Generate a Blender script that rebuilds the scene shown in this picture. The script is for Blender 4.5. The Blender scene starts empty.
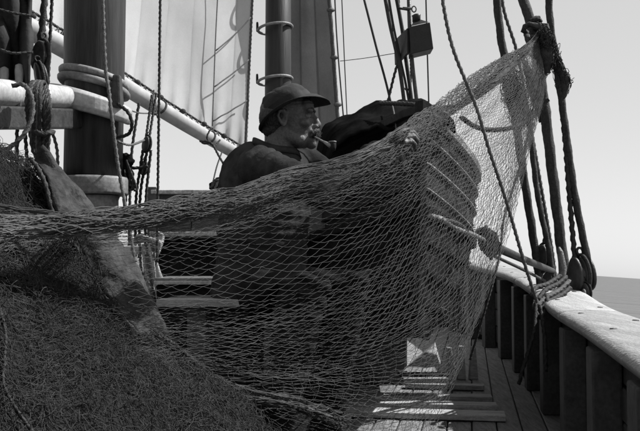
import bpy, bmesh, math, random
import numpy as np
from mathutils import Vector, Matrix, noise
random.seed(7); np.random.seed(7)
SC = bpy.context.scene
COL = SC.collection
# ------------------------------------------------------------------ camera, light, exposure
H = 0.85                                   # eye height above the deck
PITCH = math.radians(2.67)
HEEL = math.radians(3.9)                   # the vessel heels, the sea stays level
F = 889.0
CAM = Vector((0, 0, H))
FW = Vector((0, math.cos(PITCH), math.sin(PITCH))); UP = Vector((0, -math.sin(PITCH), math.cos(PITCH)))
SHIP = Matrix.Translation(CAM) @ Matrix.Rotation(-HEEL, 4, 'Y') @ Matrix.Translation(-CAM)
cd = bpy.data.cameras.new('camera'); cam = bpy.data.objects.new('camera', cd); COL.objects.link(cam)
cd.sensor_width = 36; cd.lens = 50; cd.clip_start = 0.05; cd.clip_end = 60000
cam.matrix_world = SHIP @ Matrix.Translation(CAM) @ Matrix.Rotation(math.pi/2 + PITCH, 4, 'X')
SC.camera = cam
SUN_EL = math.radians(53); SUN_AZ = math.radians(74)     # azimuth to the right of the view direction
w = bpy.data.worlds.new('World'); SC.world = w; w.use_nodes = True
nt = w.node_tree; nt.nodes.clear()
sky = nt.nodes.new('ShaderNodeTexSky'); sky.sky_type = 'NISHITA'; sky.sun_disc = False
sky.sun_elevation = SUN_EL; sky.sun_rotation = SUN_AZ; sky.dust_density = 0.6; sky.air_density = 1.0; sky.altitude = 0
bw = nt.nodes.new('ShaderNodeRGBToBW'); bg = nt.nodes.new('ShaderNodeBackground'); wo = nt.nodes.new('ShaderNodeOutputWorld')
hz = nt.nodes.new('ShaderNodeMix'); hz.data_type = 'FLOAT'; hz.inputs[0].default_value = .68; hz.inputs[3].default_value = 3.2   # thin even haze veil
nt.links.new(sky.outputs[0], bw.inputs[0]); nt.links.new(bw.outputs[0], hz.inputs[2]); nt.links.new(hz.outputs[0], bg.inputs[0]); nt.links.new(bg.outputs[0], wo.inputs[0])
bg.inputs[1].default_value = 0.115
sl = bpy.data.lights.new('sun', 'SUN'); sl.energy = 4.2; sl.angle = math.radians(0.53); sl.color = (1, 1, 1)
so = bpy.data.objects.new('sun', sl); COL.objects.link(so)
sd = Vector((math.sin(SUN_AZ)*math.cos(SUN_EL), math.cos(SUN_AZ)*math.cos(SUN_EL), math.sin(SUN_EL)))
so.rotation_euler = sd.to_track_quat('Z', 'Y').to_euler()
SC.view_settings.view_transform = 'Standard'; SC.view_settings.look = 'None'
SC.view_settings.exposure = 0.8; SC.view_settings.gamma = 1.0
SC.cycles.max_bounces = 8; SC.cycles.transparent_max_bounces = 12

def at(px, py, d):
    return CAM + FW*d + Vector((1, 0, 0))*((px-320)/F*d) + UP*((215.5-py)/F*d)

# ------------------------------------------------------------------ materials
def mat(name, a, b=None, scale=8, detail=6, rough=.8, bump=.3, bscale=None, stretch=(1, 1, 1), spec=.3, trans=0, bdist=.01,
        speck=0, speckscale=60, wave=None, obj=True):
    b = a*1.5 if b is None else b
    m = bpy.data.materials.new(name); m.use_nodes = True; n = m.node_tree; p = n.nodes['Principled BSDF']; L = n.links.new
    tc = n.nodes.new('ShaderNodeTexCoord'); mp = n.nodes.new('ShaderNodeMapping'); mp.inputs['Scale'].default_value = stretch
    L(tc.outputs['Object'], mp.inputs[0])
    oi = n.nodes.new('ShaderNodeObjectInfo')
    ad = n.nodes.new('ShaderNodeVectorMath'); ad.operation = 'ADD'; L(mp.outputs[0], ad.inputs[0])
    ml = n.nodes.new('ShaderNodeMath'); ml.operation = 'MULTIPLY'; ml.inputs[1].default_value = 37.0; L(oi.outputs['Random'], ml.inputs[0])
    L(ml.outputs[0], ad.inputs[1])
    ns = n.nodes.new('ShaderNodeTexNoise'); ns.inputs['Scale'].default_value = scale; ns.inputs['Detail'].default_value = detail
    ns.inputs['Roughness'].default_value = .65; L(ad.outputs[0], ns.inputs['Vector'])
    cr = n.nodes.new('ShaderNodeValToRGB'); cr.color_ramp.elements[0].position = .32; cr.color_ramp.elements[1].position = .68
    cr.color_ramp.elements[0].color = (a, a, a, 1); cr.color_ramp.elements[1].color = (b, b, b, 1)
    L(ns.outputs['Fac'], cr.inputs[0]); out = cr.outputs[0]
    if speck:
        s2 = n.nodes.new('ShaderNodeTexNoise'); s2.inputs['Scale'].default_value = speckscale; s2.inputs['Detail'].default_value = 3
        L(ad.outputs[0], s2.inputs['Vector'])
        mr = n.nodes.new('ShaderNodeMapRange'); mr.inputs[1].default_value = .35; mr.inputs[2].default_value = .65
        mr.inputs[3].default_value = 1-speck; mr.inputs[4].default_value = 1+speck; L(s2.outputs['Fac'], mr.inputs[0])
        mx = n.nodes.new('ShaderNodeVectorMath'); mx.operation = 'SCALE'; L(out, mx.inputs[0]); L(mr.outputs[0], mx.inputs['Scale']); out = mx.outputs[0]
    # small shift of tone from one piece to the next
    r = n.nodes.new('ShaderNodeMapRange'); r.inputs[3].default_value = .82; r.inputs[4].default_value = 1.15; L(oi.outputs['Random'], r.inputs[0])
    mz = n.nodes.new('ShaderNodeVectorMath'); mz.operation = 'SCALE'; L(out, mz.inputs[0]); L(r.outputs[0], mz.inputs['Scale']); out = mz.outputs[0]
    L(out, p.inputs['Base Color'])
    p.inputs['Roughness'].default_value = rough; p.inputs['Specular IOR Level'].default_value = spec
    if bump:
        bn = n.nodes.new('ShaderNodeTexNoise'); bn.inputs['Scale'].default_value = bscale or scale*3; bn.inputs['Detail'].default_value = 5
        L(ad.outputs[0], bn.inputs['Vector']); bu = n.nodes.new('ShaderNodeBump'); bu.inputs['Strength'].default_value = bump
        bu.inputs['Distance'].default_value = bdist; L(bn.outputs['Fac'], bu.inputs['Height']); L(bu.outputs[0], p.inputs['Normal'])
    if trans:
        tr = n.nodes.new('ShaderNodeBsdfTranslucent'); L(out, tr.inputs[0]); ms = n.nodes.new('ShaderNodeMixShader')
        ms.inputs[0].default_value = trans; L(p.outputs[0], ms.inputs[1]); L(tr.outputs[0], ms.inputs[2])
        L(ms.outputs[0], n.nodes['Material Output'].inputs[0])
    return m
M = {}
M['deck'] = mat('weathered deck wood', .10, .23, 5, stretch=(9, 1, 9), rough=.75, bump=.5, speck=.25)
M['caulk'] = mat('deck caulking', .01, .02, 30)
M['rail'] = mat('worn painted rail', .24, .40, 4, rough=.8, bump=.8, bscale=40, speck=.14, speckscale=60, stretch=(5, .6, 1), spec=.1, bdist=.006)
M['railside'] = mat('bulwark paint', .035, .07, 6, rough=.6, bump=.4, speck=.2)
M['stanch'] = mat('stanchion paint', .04, .08, 6, rough=.55, bump=.4, speck=.2)
M['mast'] = mat('dark oiled mast', .012, .05, 3, stretch=(6, 6, .6), rough=.5, bump=.4)
M['mastgrey'] = mat('grey painted mast coat', .11, .24, 7, rough=.6, bump=.4, speck=.2)
M['white'] = mat('white painted spar', .28, .50, 8, rough=.5, bump=.3, speck=.12)
M['spar'] = mat('pale varnished spar', .24, .38, 5, stretch=(1, 1, 1), rough=.6, bump=.15)
M['farmast'] = mat('dark far mast', .014, .03, 4, stretch=(6, 6, .4), rough=.5)
M['hoop'] = mat('ash mast hoop', .12, .25, 20, rough=.5)
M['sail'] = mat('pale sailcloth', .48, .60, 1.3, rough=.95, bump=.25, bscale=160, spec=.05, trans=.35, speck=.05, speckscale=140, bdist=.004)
M['jib'] = mat('shaded sailcloth', .13, .19, 1.6, rough=.9, bump=.2, bscale=120, trans=.12, speck=.06)  # darker than the other sail: its shade is put into the cloth colour
M['darksail'] = mat('tanned sailcloth', .012, .03, 4, rough=.85, bump=.5, bscale=30)
M['tarp'] = mat('dark tarpaulin', .006, .016, 5, rough=.85, bump=.6, bscale=14, bdist=.01, spec=.0)
M['rope'] = mat('weathered manila rope', .06, .14, 60, rough=.9, bump=.5)
M['tarred'] = mat('tarred rope', .018, .045, 50, rough=.75, bump=.5)
M['paler'] = mat('pale rope', .25, .42, 60, rough=.9, bump=.4)
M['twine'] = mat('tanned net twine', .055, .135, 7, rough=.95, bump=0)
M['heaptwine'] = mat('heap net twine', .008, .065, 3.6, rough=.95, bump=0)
M['core'] = mat('packed net', .005, .018, 24, rough=1, bump=1, bscale=90, bdist=.02)
M['canvas'] = mat('grey canvas', .012, .055, 13, rough=.85, bump=.8, bscale=26, bdist=.02, speck=.3)
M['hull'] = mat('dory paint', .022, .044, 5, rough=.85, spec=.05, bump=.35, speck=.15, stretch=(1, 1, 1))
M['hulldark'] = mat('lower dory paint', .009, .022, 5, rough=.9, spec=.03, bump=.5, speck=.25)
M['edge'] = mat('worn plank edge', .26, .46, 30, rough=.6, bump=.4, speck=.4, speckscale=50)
M['house'] = mat('deckhouse paint', .09, .13, 5, rough=.6, bump=.3, speck=.15)
M['housetrim'] = mat('deckhouse trim', .35, .55, 14, rough=.6, bump=.4, speck=.3)
M['wood'] = mat('bare plank', .20, .42, 7, stretch=(1, 8, 8), rough=.8, bump=.5, speck=.2)
M['oldwood'] = mat('old dark plank', .05, .12, 7, stretch=(1, 8, 8), rough=.8, bump=.5, speck=.2)
M['block'] = mat('dark wood block', .02, .06, 20, rough=.45, bump=.3)
M['iron'] = mat('rusty iron', .05, .12, 40, rough=.55, bump=.6, spec=.5)
M['pin'] = mat('pale belaying pin', .14, .28, 20, rough=.45)
M['lamp'] = mat('black lamp paint', .012, .02, 10, rough=.45)
M['skin'] = mat('tanned skin', .055, .095, 26, rough=.55, bump=.6, bscale=190, bdist=.0025, spec=.35, speck=.18, speckscale=160)
M['hair'] = mat('grey hair', .02, .06, 140, rough=.7, bump=.8, bscale=200, stretch=(1, 1, .3))
M['hat'] = mat('felt hat', .018, .032, 12, rough=.95, bump=.5, bscale=90, bdist=.004)
M['hatband'] = mat('hat band', .01, .016, 12, rough=.8)
M['jacket'] = mat('dark wool jacket', .02, .05, 10, rough=1, bump=.7, bscale=60, bdist=.006, spec=0)
M['trouser'] = mat('dark trousers', .012, .03, 8, spec=0, rough=1, bump=.7, bscale=40, bdist=.01)
M['eye'] = mat('eye', .12, .15, 5, rough=.2, bump=0)
M['iris'] = mat('iris', .01, .015, 5, rough=.1, bump=0)
M['boot'] = mat('black boot', .012, .02, 8, rough=.4)
M['float'] = mat('cork float', .12, .25, 40, rough=.9, bump=.6)

# ------------------------------------------------------------------ object helpers
def tag(o, label=None, cat=None, group=None, kind=None):
    if label: o['label'] = label
    if cat: o['category'] = cat
    if group: o['group'] = group
    if kind: o['kind'] = kind
    return o
def thing(name, loc, label, cat, group=None, kind=None):
    o = bpy.data.objects.new(name, None); COL.objects.link(o); o.location = loc; o.empty_display_size = .1
    return tag(o, label, cat, group, kind)
def worldloc(o):
    p = Vector(o.location)
    while o.parent: o = o.parent; p += Vector(o.location)
    return p
def link(name, me, m, parent=None, loc=None):
    o = bpy.data.objects.new(name, me); COL.objects.link(o)
    if m and not me.materials: me.materials.append(m)
    if parent is not None: o.parent = parent
    if loc is not None: o.location = Vector(loc) - (worldloc(parent) if parent is not None else Vector((0, 0, 0)))
    return o
class MB:
    def __init__(s): s.v = []; s.f = []
    def grid(s, P, closed=False, caps=False):
        """P: rows of points; closed joins each row's ends"""
        b = len(s.v); r = len(P); c = len(P[0])
        for row in P: s.v.extend([Vector(p) for p in row])
        for i in range(r-1):
            for j in range(c if closed else c-1):
                k = (j+1) % c
                s.f.append((b+i*c+j, b+i*c+k, b+(i+1)*c+k, b+(i+1)*c+j))
        if caps and closed:
            s.f.append(tuple(b+j for j in range(c))[::-1]); s.f.append(tuple(b+(r-1)*c+j for j in range(c)))
        return s
    def box(s, c, sz, ax=None, tp=1.0):
        c = Vector(c); X, Y, Z = ax if ax else (Vector((1, 0, 0)), Vector((0, 1, 0)), Vector((0, 0, 1)))
        b = len(s.v)
        for k in (-1, 1):
            t = tp if k > 0 else 1
            for j, i in ((-1, -1), (-1, 1), (1, 1), (1, -1)):
                s.v.append(c + X*(i*sz[0]/2*t) + Y*(j*sz[1]/2*t) + Z*(k*sz[2]/2))
        for q in ((0, 3, 2, 1), (4, 5, 6, 7), (0, 1, 5, 4), (1, 2, 6, 5), (2, 3, 7, 6), (3, 0, 4, 7)): s.f.append(tuple(b+a for a in q))
        return s
    def tube(s, pts, r, n=10, lobes=0, twist=0, caps=True, flat=1.0):
        pts = [Vector(p) for p in pts]; m = len(pts)
        rr = r if hasattr(r, '__len__') else [r]*m
        rows = []; t0 = (pts[1]-pts[0]).normalized()
        nrm = t0.orthogonal().normalized(); ln = 0
        for i in range(m):
            t = (pts[min(i+1, m-1)]-pts[max(i-1, 0)]).normalized()
            nrm = (nrm - t*nrm.dot(t)); nrm = nrm.normalized() if nrm.length > 1e-6 else t.orthogonal().normalized()
            bn = t.cross(nrm)
            if i: ln += (pts[i]-pts[i-1]).length
            row = []
            for k in range(n):
                a = 2*math.pi*k/n
                R = rr[i]*(1+(.20 if rr[i] < .017 else .08)*math.cos(lobes*a)) if lobes else rr[i]
                a2 = a + twist*ln
                row.append(pts[i] + nrm*(math.cos(a2)*R) + bn*(math.sin(a2)*R*flat))
            rows.append(row)
        s.grid(rows, closed=True, caps=caps); return s
    def build(s, name, m, parent=None, smooth=False, bevel=0, origin=None, kind=None, disp=None):
        me = bpy.data.meshes.new(name)
        if origin is None:
            if parent is not None: origin = worldloc(parent)
            else:
                n = len(s.v); origin = Vector((sum(v.x for v in s.v)/n, sum(v.y for v in s.v)/n, min(v.z for v in s.v)))
        me.from_pydata([tuple(v-origin) for v in s.v], [], s.f); me.validate()
        if bevel:
            bm = bmesh.new(); bm.from_mesh(me)
            es = [e for e in bm.edges if len(e.link_faces) == 2 and e.calc_face_angle(0) > .5]
            bmesh.ops.bevel(bm, geom=es, offset=bevel, segments=2, affect='EDGES', profile=.6); bm.to_mesh(me); bm.free()
        if smooth:
            for p in me.polygons: p.use_smooth = True
        o = link(name, me, m, parent, origin)
        if kind: o['kind'] = kind
        return o
def smoothpath(P, n):
    """Catmull-Rom through P, n points, roughly even in length"""
    P = [Vector(p) for p in P]
    if len(P) == 2: return [P[0].lerp(P[1], i/(n-1)) for i in range(n)]
    Q = [P[0]*2-P[1]] + P + [P[-1]*2-P[-2]]; out = []
    for i in range(1, len(Q)-2):
        a, b, c, d = Q[i-1:i+3]
        for k in range(24):
            t = k/24; out.append(.5*((2*b)+(c-a)*t+(2*a-5*b+4*c-d)*t*t+(3*b-a-3*c+d)*t**3))
    out.append(P[-1]); L = [0]
    for i in range(1, len(out)): L.append(L[-1]+(out[i]-out[i-1]).length)
    res = []; j = 0
    for i in range(n):
        s = L[-1]*i/(n-1)
        while j < len(L)-2 and L[j+1] < s: j += 1
        t = (s-L[j])/max(1e-9, L[j+1]-L[j]); res.append(out[j].lerp(out[j+1], min(1, max(0, t))))
    return res
def plen(P): return sum((Vector(P[i+1])-Vector(P[i])).length for i in range(len(P)-1))
def laid(mb, pts, r, wob=0):
    """three-strand laid rope"""
    L = plen(pts); n = int(min(260, max(8, L/(r*1.6))))
    P = smoothpath(pts, n)
    if wob: P = [p + Vector((noise.noise(p*9), 0, noise.noise(p*9+Vector((5, 5, 5)))))*wob for p in P]
    return mb.tube(P, r, 9, lobes=3, twist=.55/r) if r < .0168 else mb.tube([q+Vector((noise.noise(q*14), 0, noise.noise(q*14+Vector((5, 5, 5)))))*r*.06 for q in P], [r*(1+.07*noise.noise(q*40)) for q in P], 12, lobes=3, twist=.30/r)
def px(pts):    # [(px,py,d)] to points
    return [at(*p) for p in pts]
def rope(pts, r, m, label, group='running rigging ropes', name='rope', cat='rope', wob=0, twist=True):
    if group in ('far stays against the sky', 'far shrouds around the sidelight') and name != 'rope' and pts[-1][1] > 105:
        a, b = pts[-2], pts[-1]; k = (262-b[1])/(b[1]-a[1]); pts = pts+[(b[0]+(b[0]-a[0])*k*.8, 262, b[2])]
    mb = MB(); P = px(pts)
    if twist: laid(mb, P, r, wob)
    else: mb.tube(smoothpath(P, max(2, 10*(len(P)-1)+1)), r, 6)
    return tag(mb.build(name, M[m], smooth=True), label, cat, group)
def npmesh(name, V, Fq, m, parent=None, origin=None, smooth=False):
    me = bpy.data.meshes.new(name); V = np.asarray(V, dtype=np.float32); Fq = np.asarray(Fq, dtype=np.int32)
    o0 = worldloc(parent) if parent is not None else (Vector(origin) if origin is not None else Vector(V.mean(0)))
    V = V-np.array(o0, dtype=np.float32)
    me.vertices.add(len(V)); me.vertices.foreach_set('co', V.ravel())
    k = Fq.shape[1]; me.loops.add(Fq.size); me.loops.foreach_set('vertex_index', Fq.ravel())
    me.polygons.add(len(Fq)); me.polygons.foreach_set('loop_start', np.arange(0, Fq.size, k, dtype=np.int32))
    me.polygons.foreach_set('loop_total', np.full(len(Fq), k, dtype=np.int32))
    me.update(calc_edges=True)
    if smooth: me.polygons.foreach_set('use_smooth', np.ones(len(Fq), dtype=bool))
    return link(name, me, m, parent, o0)
def edge_tubes(A, B, r, sides=3):
    """prisms along every segment A->B, arrays (n,3)"""
    A = np.asarray(A); B = np.asarray(B); n = len(A); r = np.broadcast_to(r, (n,))[:, None]
    t = B-A; t /= np.maximum(np.linalg.norm(t, axis=1, keepdims=True), 1e-9)
    ref = np.where(np.abs(t[:, 2:3]) > .9, np.array([[1., 0, 0]]), np.array([[0., 0, 1]]))
    u = np.cross(t, ref); u /= np.linalg.norm(u, axis=1, keepdims=True); v = np.cross(t, u)
    V = []
    for P in (A-t*r*.5, B+t*r*.5):
        for k in range(sides):
            a = 2*math.pi*k/sides; V.append(P+u*r*math.cos(a)+v*r*math.sin(a))
    V = np.stack(V, 1).reshape(-1, 3); b = np.arange(n)[:, None]*(2*sides)
    Fq = np.concatenate([b+np.array([[k, (k+1) % sides, sides+(k+1) % sides, sides+k]]) for k in range(sides)], 0)
    return V, Fq
def knots(P, r):
    P = np.asarray(P); n = len(P); r = np.broadcast_to(r, (n,))[:, None, None]
    D = np.array([[1, 0, 0], [-1, 0, 0], [0, 1, 0], [0, -1, 0], [0, 0, 1], [0, 0, -1]])[None]*r
    V = (P[:, None]+D).reshape(-1, 3)
    T = np.array([[0, 2, 4], [2, 1, 4], [1, 3, 4], [3, 0, 4], [2, 0, 5], [1, 2, 5], [3, 1, 5], [0, 3, 5]])
    return V, (np.arange(n)[:, None, None]*6+T[None]).reshape(-1, 3)
def remeshed(name, parts, voxel, m, parent, smooth_it=4, displace=None):
    """fuse overlapping solids into one continuous surface"""
    mb = MB()
    for p in parts: mb.v += []; b = len(mb.v); mb.v += p.v; mb.f += [tuple(b+i for i in f) for f in p.f]
    org = worldloc(parent); me = bpy.data.meshes.new('tmp'); me.from_pydata([tuple(v-org) for v in mb.v], [], mb.f)
    o = bpy.data.objects.new('tmp', me); COL.objects.link(o)
    r = o.modifiers.new('r', 'REMESH'); r.mode = 'VOXEL'; r.voxel_size = voxel
    if smooth_it: sm = o.modifiers.new('s', 'SMOOTH'); sm.iterations = smooth_it; sm.factor = .5
    dg = bpy.context.evaluated_depsgraph_get(); me2 = bpy.data.meshes.new_from_object(o.evaluated_get(dg))
    bpy.data.objects.remove(o)
    me2.name = name
    if displace:
        nr = [v.normal.copy() for v in me2.vertices]
        for v, nn in zip(me2.vertices, nr): v.co += nn*displace(v.co+org, nn)
    for p in me2.polygons: p.use_smooth = True
    me2.materials.clear()
    return link(name, me2, m, parent, org)
def ell(c, r, ax=None, seg=20, rings=12):
    """ellipsoid as MB, in frame ax"""
    c = Vector(c); X, Y, Z = ax if ax else (Vector((1, 0, 0)), Vector((0, 1, 0)), Vector((0, 0, 1))); mb = MB(); rows = []
    for i in range(rings+1):
        th = math.pi*(i/rings)*.998+.003
        rows.append([c+X*(r[0]*math.sin(th)*math.cos(2*math.pi*k/seg))+Y*(r[1]*math.sin(th)*math.sin(2*math.pi*k/seg))+Z*(r[2]*math.cos(th)) for k in range(seg)])
    return mb.grid(rows[::-1], closed=True, caps=True)
def cap(pts, rr, n=14):
    """tapered rounded limb"""
    pts = [Vector(p) for p in pts]; mb = MB(); P = []; R = []
    d0 = (pts[0]-pts[1]).normalized(); d1 = (pts[-1]-pts[-2]).normalized()
    for a in (85, 55, 25): P.append(pts[0]+d0*rr[0]*math.sin(math.radians(a))); R.append(rr[0]*math.cos(math.radians(a)))
    for p, r in zip(pts, rr): P.append(p); R.append(r)
    for a in (25, 55, 85): P.append(pts[-1]+d1*rr[-1]*math.sin(math.radians(a))); R.append(rr[-1]*math.cos(math.radians(a)))
    return mb.tube(P, R, n)

def ringrows(c, prof, n=40, a0=0, a1=2*math.pi, tilt=(0, 0)):
    """prof: [(r,z)] turned about the vertical through c"""
    rows = []
    for r, z in prof:
        rows.append([Vector(c)+Vector((r*math.cos(a0+(a1-a0)*k/n), r*math.sin(a0+(a1-a0)*k/n), z+tilt[0]*r*math.cos(a0+(a1-a0)*k/n)+tilt[1]*r*math.sin(a0+(a1-a0)*k/n))) for k in range(n)])
    return rows
# ================================================================== SETTING
# sea, level in the world; the hull floats in it
def sea():
    me = bpy.data.meshes.new('sea'); R = 30000; me.from_pydata([(-R, -R, 0), (R, -R, 0), (R, R, 0), (-R, R, 0)], [], [(0, 1, 2, 3)])
    m = bpy.data.materials.new('sea water'); m.use_nodes = True; n = m.node_tree; p = n.nodes['Principled BSDF']; L = n.links.new
    p.inputs['Base Color'].default_value = (.09, .09, .09, 1); p.inputs['Specular IOR Level'].default_value = .5; p.inputs['Roughness'].default_value = .4; p.inputs['IOR'].default_value = 1.33
    tc = n.nodes.new('ShaderNodeTexCoord'); prev = None
    for sc, st, di in ((.12, .8, 2.0), (.8, .7, .4), (4, .5, .08)):
        mp = n.nodes.new('ShaderNodeMapping'); mp.inputs['Scale'].default_value = (.6, 1, 1); mp.inputs['Rotation'].default_value = (0, 0, .5)
        L(tc.outputs['Object'], mp.inputs[0])
        ns = n.nodes.new('ShaderNodeTexNoise'); ns.inputs['Scale'].default_value = sc; ns.inputs['Detail'].default_value = 5; L(mp.outputs[0], ns.inputs['Vector'])
        bu = n.nodes.new('ShaderNodeBump'); bu.inputs['Strength'].default_value = st; bu.inputs['Distance'].default_value = di
        L(ns.outputs['Fac'], bu.inputs['Height'])
        if prev: L(prev, bu.inputs['Normal'])
        prev = bu.outputs[0]
    L(prev, p.inputs['Normal'])
    o = link('sea', me, m, None, (0, 0, H-2.1)); o['kind'] = 'structure'; return o
SEA = sea()

# inner edge of the starboard rail in plan, with the height of the camera above it (the sheer rises forward)
RAIL = [(0.42, -.2, .27), (0.60, 1.2, .26), (0.72, 2.0, .25), (0.95, 3.3, .25), (1.12, 4.4, .245), (1.27, 5.5, .185), (1.45, 7.0, .14), (1.52, 8.5, .10), (1.45, 10.5, .03), (1.15, 12.5, -.06)]
RP = smoothpath([(x+.015, y, H-h+.008) for x, y, h in RAIL], 61)
def rside(i):
    t = (RP[min(i+1, 60)]-RP[max(i-1, 0)]).normalized(); return Vector((t.y, -t.x, 0)).normalized()
def railpt(y, off=0, dz=0):
    for i in range(60):
        if RP[i+1].y >= y: break
    t = (y-RP[i].y)/(RP[i+1].y-RP[i].y); p = RP[i].lerp(RP[i+1], t); s = rside(i); return p+s*off+Vector((0, 0, dz))
# deck planks
PORT = lambda y: float(np.interp(y, [-1, 1, 3, 5, 7, 9, 10.5, 11.6, 12.5], [-3.3, -3.1, -2.8, -2.4, -1.9, -1.15, -.4, .3, 1.1]))
dk = thing('deck', (0, 0, 0), 'weathered plank deck lit between the nested boats and the bulwark', None, kind='structure')
mb = MB(); mb.grid([[(PORT(y)-.1, y, -.02), (railpt(y).x+.18, y, -.02)] for y in np.arange(-.8, 12.5, .3)]); mb.build('caulking', M['caulk'], dk)
x = -3.9; dirx = .17
while x < 1.9:
    # planks run fore and aft, parallel to the rail
    y0, y1 = -.8, 12.6; off = random.uniform(0, 3); yy = y0
    ok_ = [y for y in np.arange(y0, y1, .05) if PORT(y)-.05 < x+dirx*(y-5) and x+.118+dirx*(y-5) < railpt(y).x+.16]
    if len(ok_) < 10: x += .125; continue
    y0, y1 = ok_[0], ok_[-1]; cuts = [y0, y0+(y1-y0)*random.uniform(.25, .6), y1]
    for a, b in zip(cuts, cuts[1:]):
        mb = MB(); zz = random.uniform(-.003, .003)
        xa = x+dirx*(a-5); xb = x+dirx*(b-5); wv = .118
        rows = []
        for (X, Y) in ((xa, a+.003), (xb, b-.003)):
            rows.append([(X, Y, -.04), (X, Y, -.004+zz), (X+.005, Y, zz), (X+wv-.005, Y, zz), (X+wv, Y, -.004+zz), (X+wv, Y, -.04)])
        mb.grid(rows[::-1], closed=True, caps=True); mb.build('plank', M['deck'], dk)
    x += .125
# bulwark
bk = thing('bulwark', railpt(4)*1.0 - Vector((0, 0, H-.25)), 'dark inner bulwark of planks and stanchions under the worn pale cap rail', 'bulwark')
segs = [(-.1, 1.9), (1.9, 4.02), (4.02, 6.4), (6.4, 9.3), (9.3, 12.3)]
for a, b in segs:
    mb = MB(); rows = []; N = 26
    for k in range(N+1):
        y = a+.003+(b-a-.006)*k/N; p = railpt(y); i = min(range(61), key=lambda q: abs(RP[q].y-y)); s = rside(i)
        row = []
        W, T = .285, .058
        wob = .004*noise.noise(Vector((y*3, 1, 0)))
        prof = [(.03, -T), (.006, -T+.008), (-.004+wob, -T+.028), (-.004+wob, -.026), (.006+wob, -.010), (.028, -.002), (.08, .002), (.20, .001), (W-.028, -.002), (W-.006, -.010), (W+.003, -.026), (W+.003, -T+.028), (W-.006, -T+.008), (W-.03, -T)]
        row = [p+s*u+Vector((0, 0, v)) for u, v in prof]; rows.append(row)
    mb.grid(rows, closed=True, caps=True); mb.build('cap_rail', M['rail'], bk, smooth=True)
for k in range(26):
    yb = .9+k*.42; c = railpt(yb, .07 if k % 2 else .215, .0025); mb = MB(); mb.grid(ringrows(c, [(.013, -.004), (.013, .0005), (.010, .0022), (.002, .0026)], 12), closed=True, caps=True) if 'ringrows' in globals() else None
    if mb.v: mb.build('bolt', M['iron'], bk)
for k in range(4):     # ceiling planks of the bulwark
    for a, b in ((-.1, 3.7), (3.7, 8.1), (8.1, 12.3)):
        mb = MB(); rows = []
        for q in range(17):
            y = a+.004+(b-a-.008)*q/16; p = railpt(y); i = min(range(61), key=lambda q2: abs(RP[q2].y-y)); s = rside(i)
            top = p.z-.078; z0 = .05+(top-.05)*k/4+.004; z1 = .05+(top-.05)*(k+1)/4-.004; pr = .004*((k*7) % 3)
            rows.append([Vector((p.x, p.y, 0))+s*u+Vector((0, 0, v)) for u, v in ((.15, z0), (.15, z1), (.115-pr, z1), (.11-pr, z1-.006), (.11-pr, z0+.006), (.115-pr, z0))])
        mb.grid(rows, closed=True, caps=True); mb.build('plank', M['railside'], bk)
y = .5
while y < 12:
    p = railpt(y); i = min(range(61), key=lambda q2: abs(RP[q2].y-y)); s = rside(i); t = Vector((-s.y, s.x, 0))
    hh = p.z-.078; mb = MB(); mb.box(Vector((p.x, p.y, 0))+s*.055+Vector((0, 0, hh/2)), (.10, .16, hh), (s, t, Vector((0, 0, 1))))
    mb.build('stanchion', M['stanch'], bk, bevel=.008); y += .88
# outer skin of the hull, so the side above the sea is there from other viewpoints
mb = MB(); rows = []
for q in range(41):
    y = -.1+12.3*q/40; p = railpt(y); i = min(range(61), key=lambda q2: abs(RP[q2].y-y)); s = rside(i)
    rows.append([p+s*.24+Vector((0, 0, -.078)), p+s*.25+Vector((0, 0, -.6)), p+s*.20+Vector((0, 0, -1.4)), p+s*.05+Vector((0, 0, -2.3))])
mb.grid(rows); mb.build('hull_side', M['hulldark'], bk, smooth=True)

# port bulwark, hidden from here by net and deckhouse
pk = thing('bulwark', (PORT(4), 4, 0), 'port bulwark on the far left side of the deck behind heap and deckhouse', 'bulwark')
YS = list(np.arange(-.8, 12.6, .35))
for nm, mm, prof in (('cap_rail', 'rail', [(.02, .61), (.02, .67), (-.27, .67), (-.27, .61)]), ('planking', 'railside', [(-.06, -.02), (-.06, .608), (-.16, .608), (-.16, -.02)]), ('hull_side', 'hulldark', [(-.24, .60), (-.25, 0), (-.2, -.8), (0, -1.6)])):
    mb = MB(); mb.grid([[(PORT(y)+u, y, v) for u, v in prof] for y in YS], closed=nm != 'hull_side', caps=nm != 'hull_side'); mb.build(nm, M[mm], pk)
# ================================================================== MASTS, BOOMS AND SAILS
def cyl_part(pts, rr, name, m, parent, n=32, **k):
    return MB().tube(pts, rr, n).build(name, M[m], parent, smooth=True, **k)
DM = 4.6
mc = at(92, 257, DM); mx, my = mc.x, mc.y
mast = thing('near_mast', (mx, my, 0), 'thick dark near mast at left with pale rings and a grey pedestal', 'mast')
zpx = lambda y, d=DM: H+(257-y)*d/F
cyl_part([(mx, my, zpx(176)), (mx+.004, my, zpx(100)), (mx, my, zpx(60)), (mx, my, zpx(-60)), (mx, my, zpx(-300))], [.150, .150, .156, .160, .155], 'mast_pole', 'mast', mast)
def lathe(prof, name, m, parent, c, bevel=0, n=40, tilt=(0, 0)):
    mb = MB(); mb.grid(ringrows(c, prof, n, tilt=tilt), closed=True, caps=True); return mb.build(name, M[m], parent, smooth=True)
lathe([(.11, zpx(195)), (.178, zpx(195)), (.182, zpx(193)), (.182, zpx(180)), (.176, zpx(177.5)), (.12, zpx(177.5))][::1], 'mast_flange', 'mastgrey', mast, (mx, my, 0))
lathe([(.135, .0), (.135, .05), (.118, .07), (.112, zpx(200)), (.12, zpx(196))], 'mast_pedestal', 'mastgrey', mast, (mx+.02, my, 0))
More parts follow.
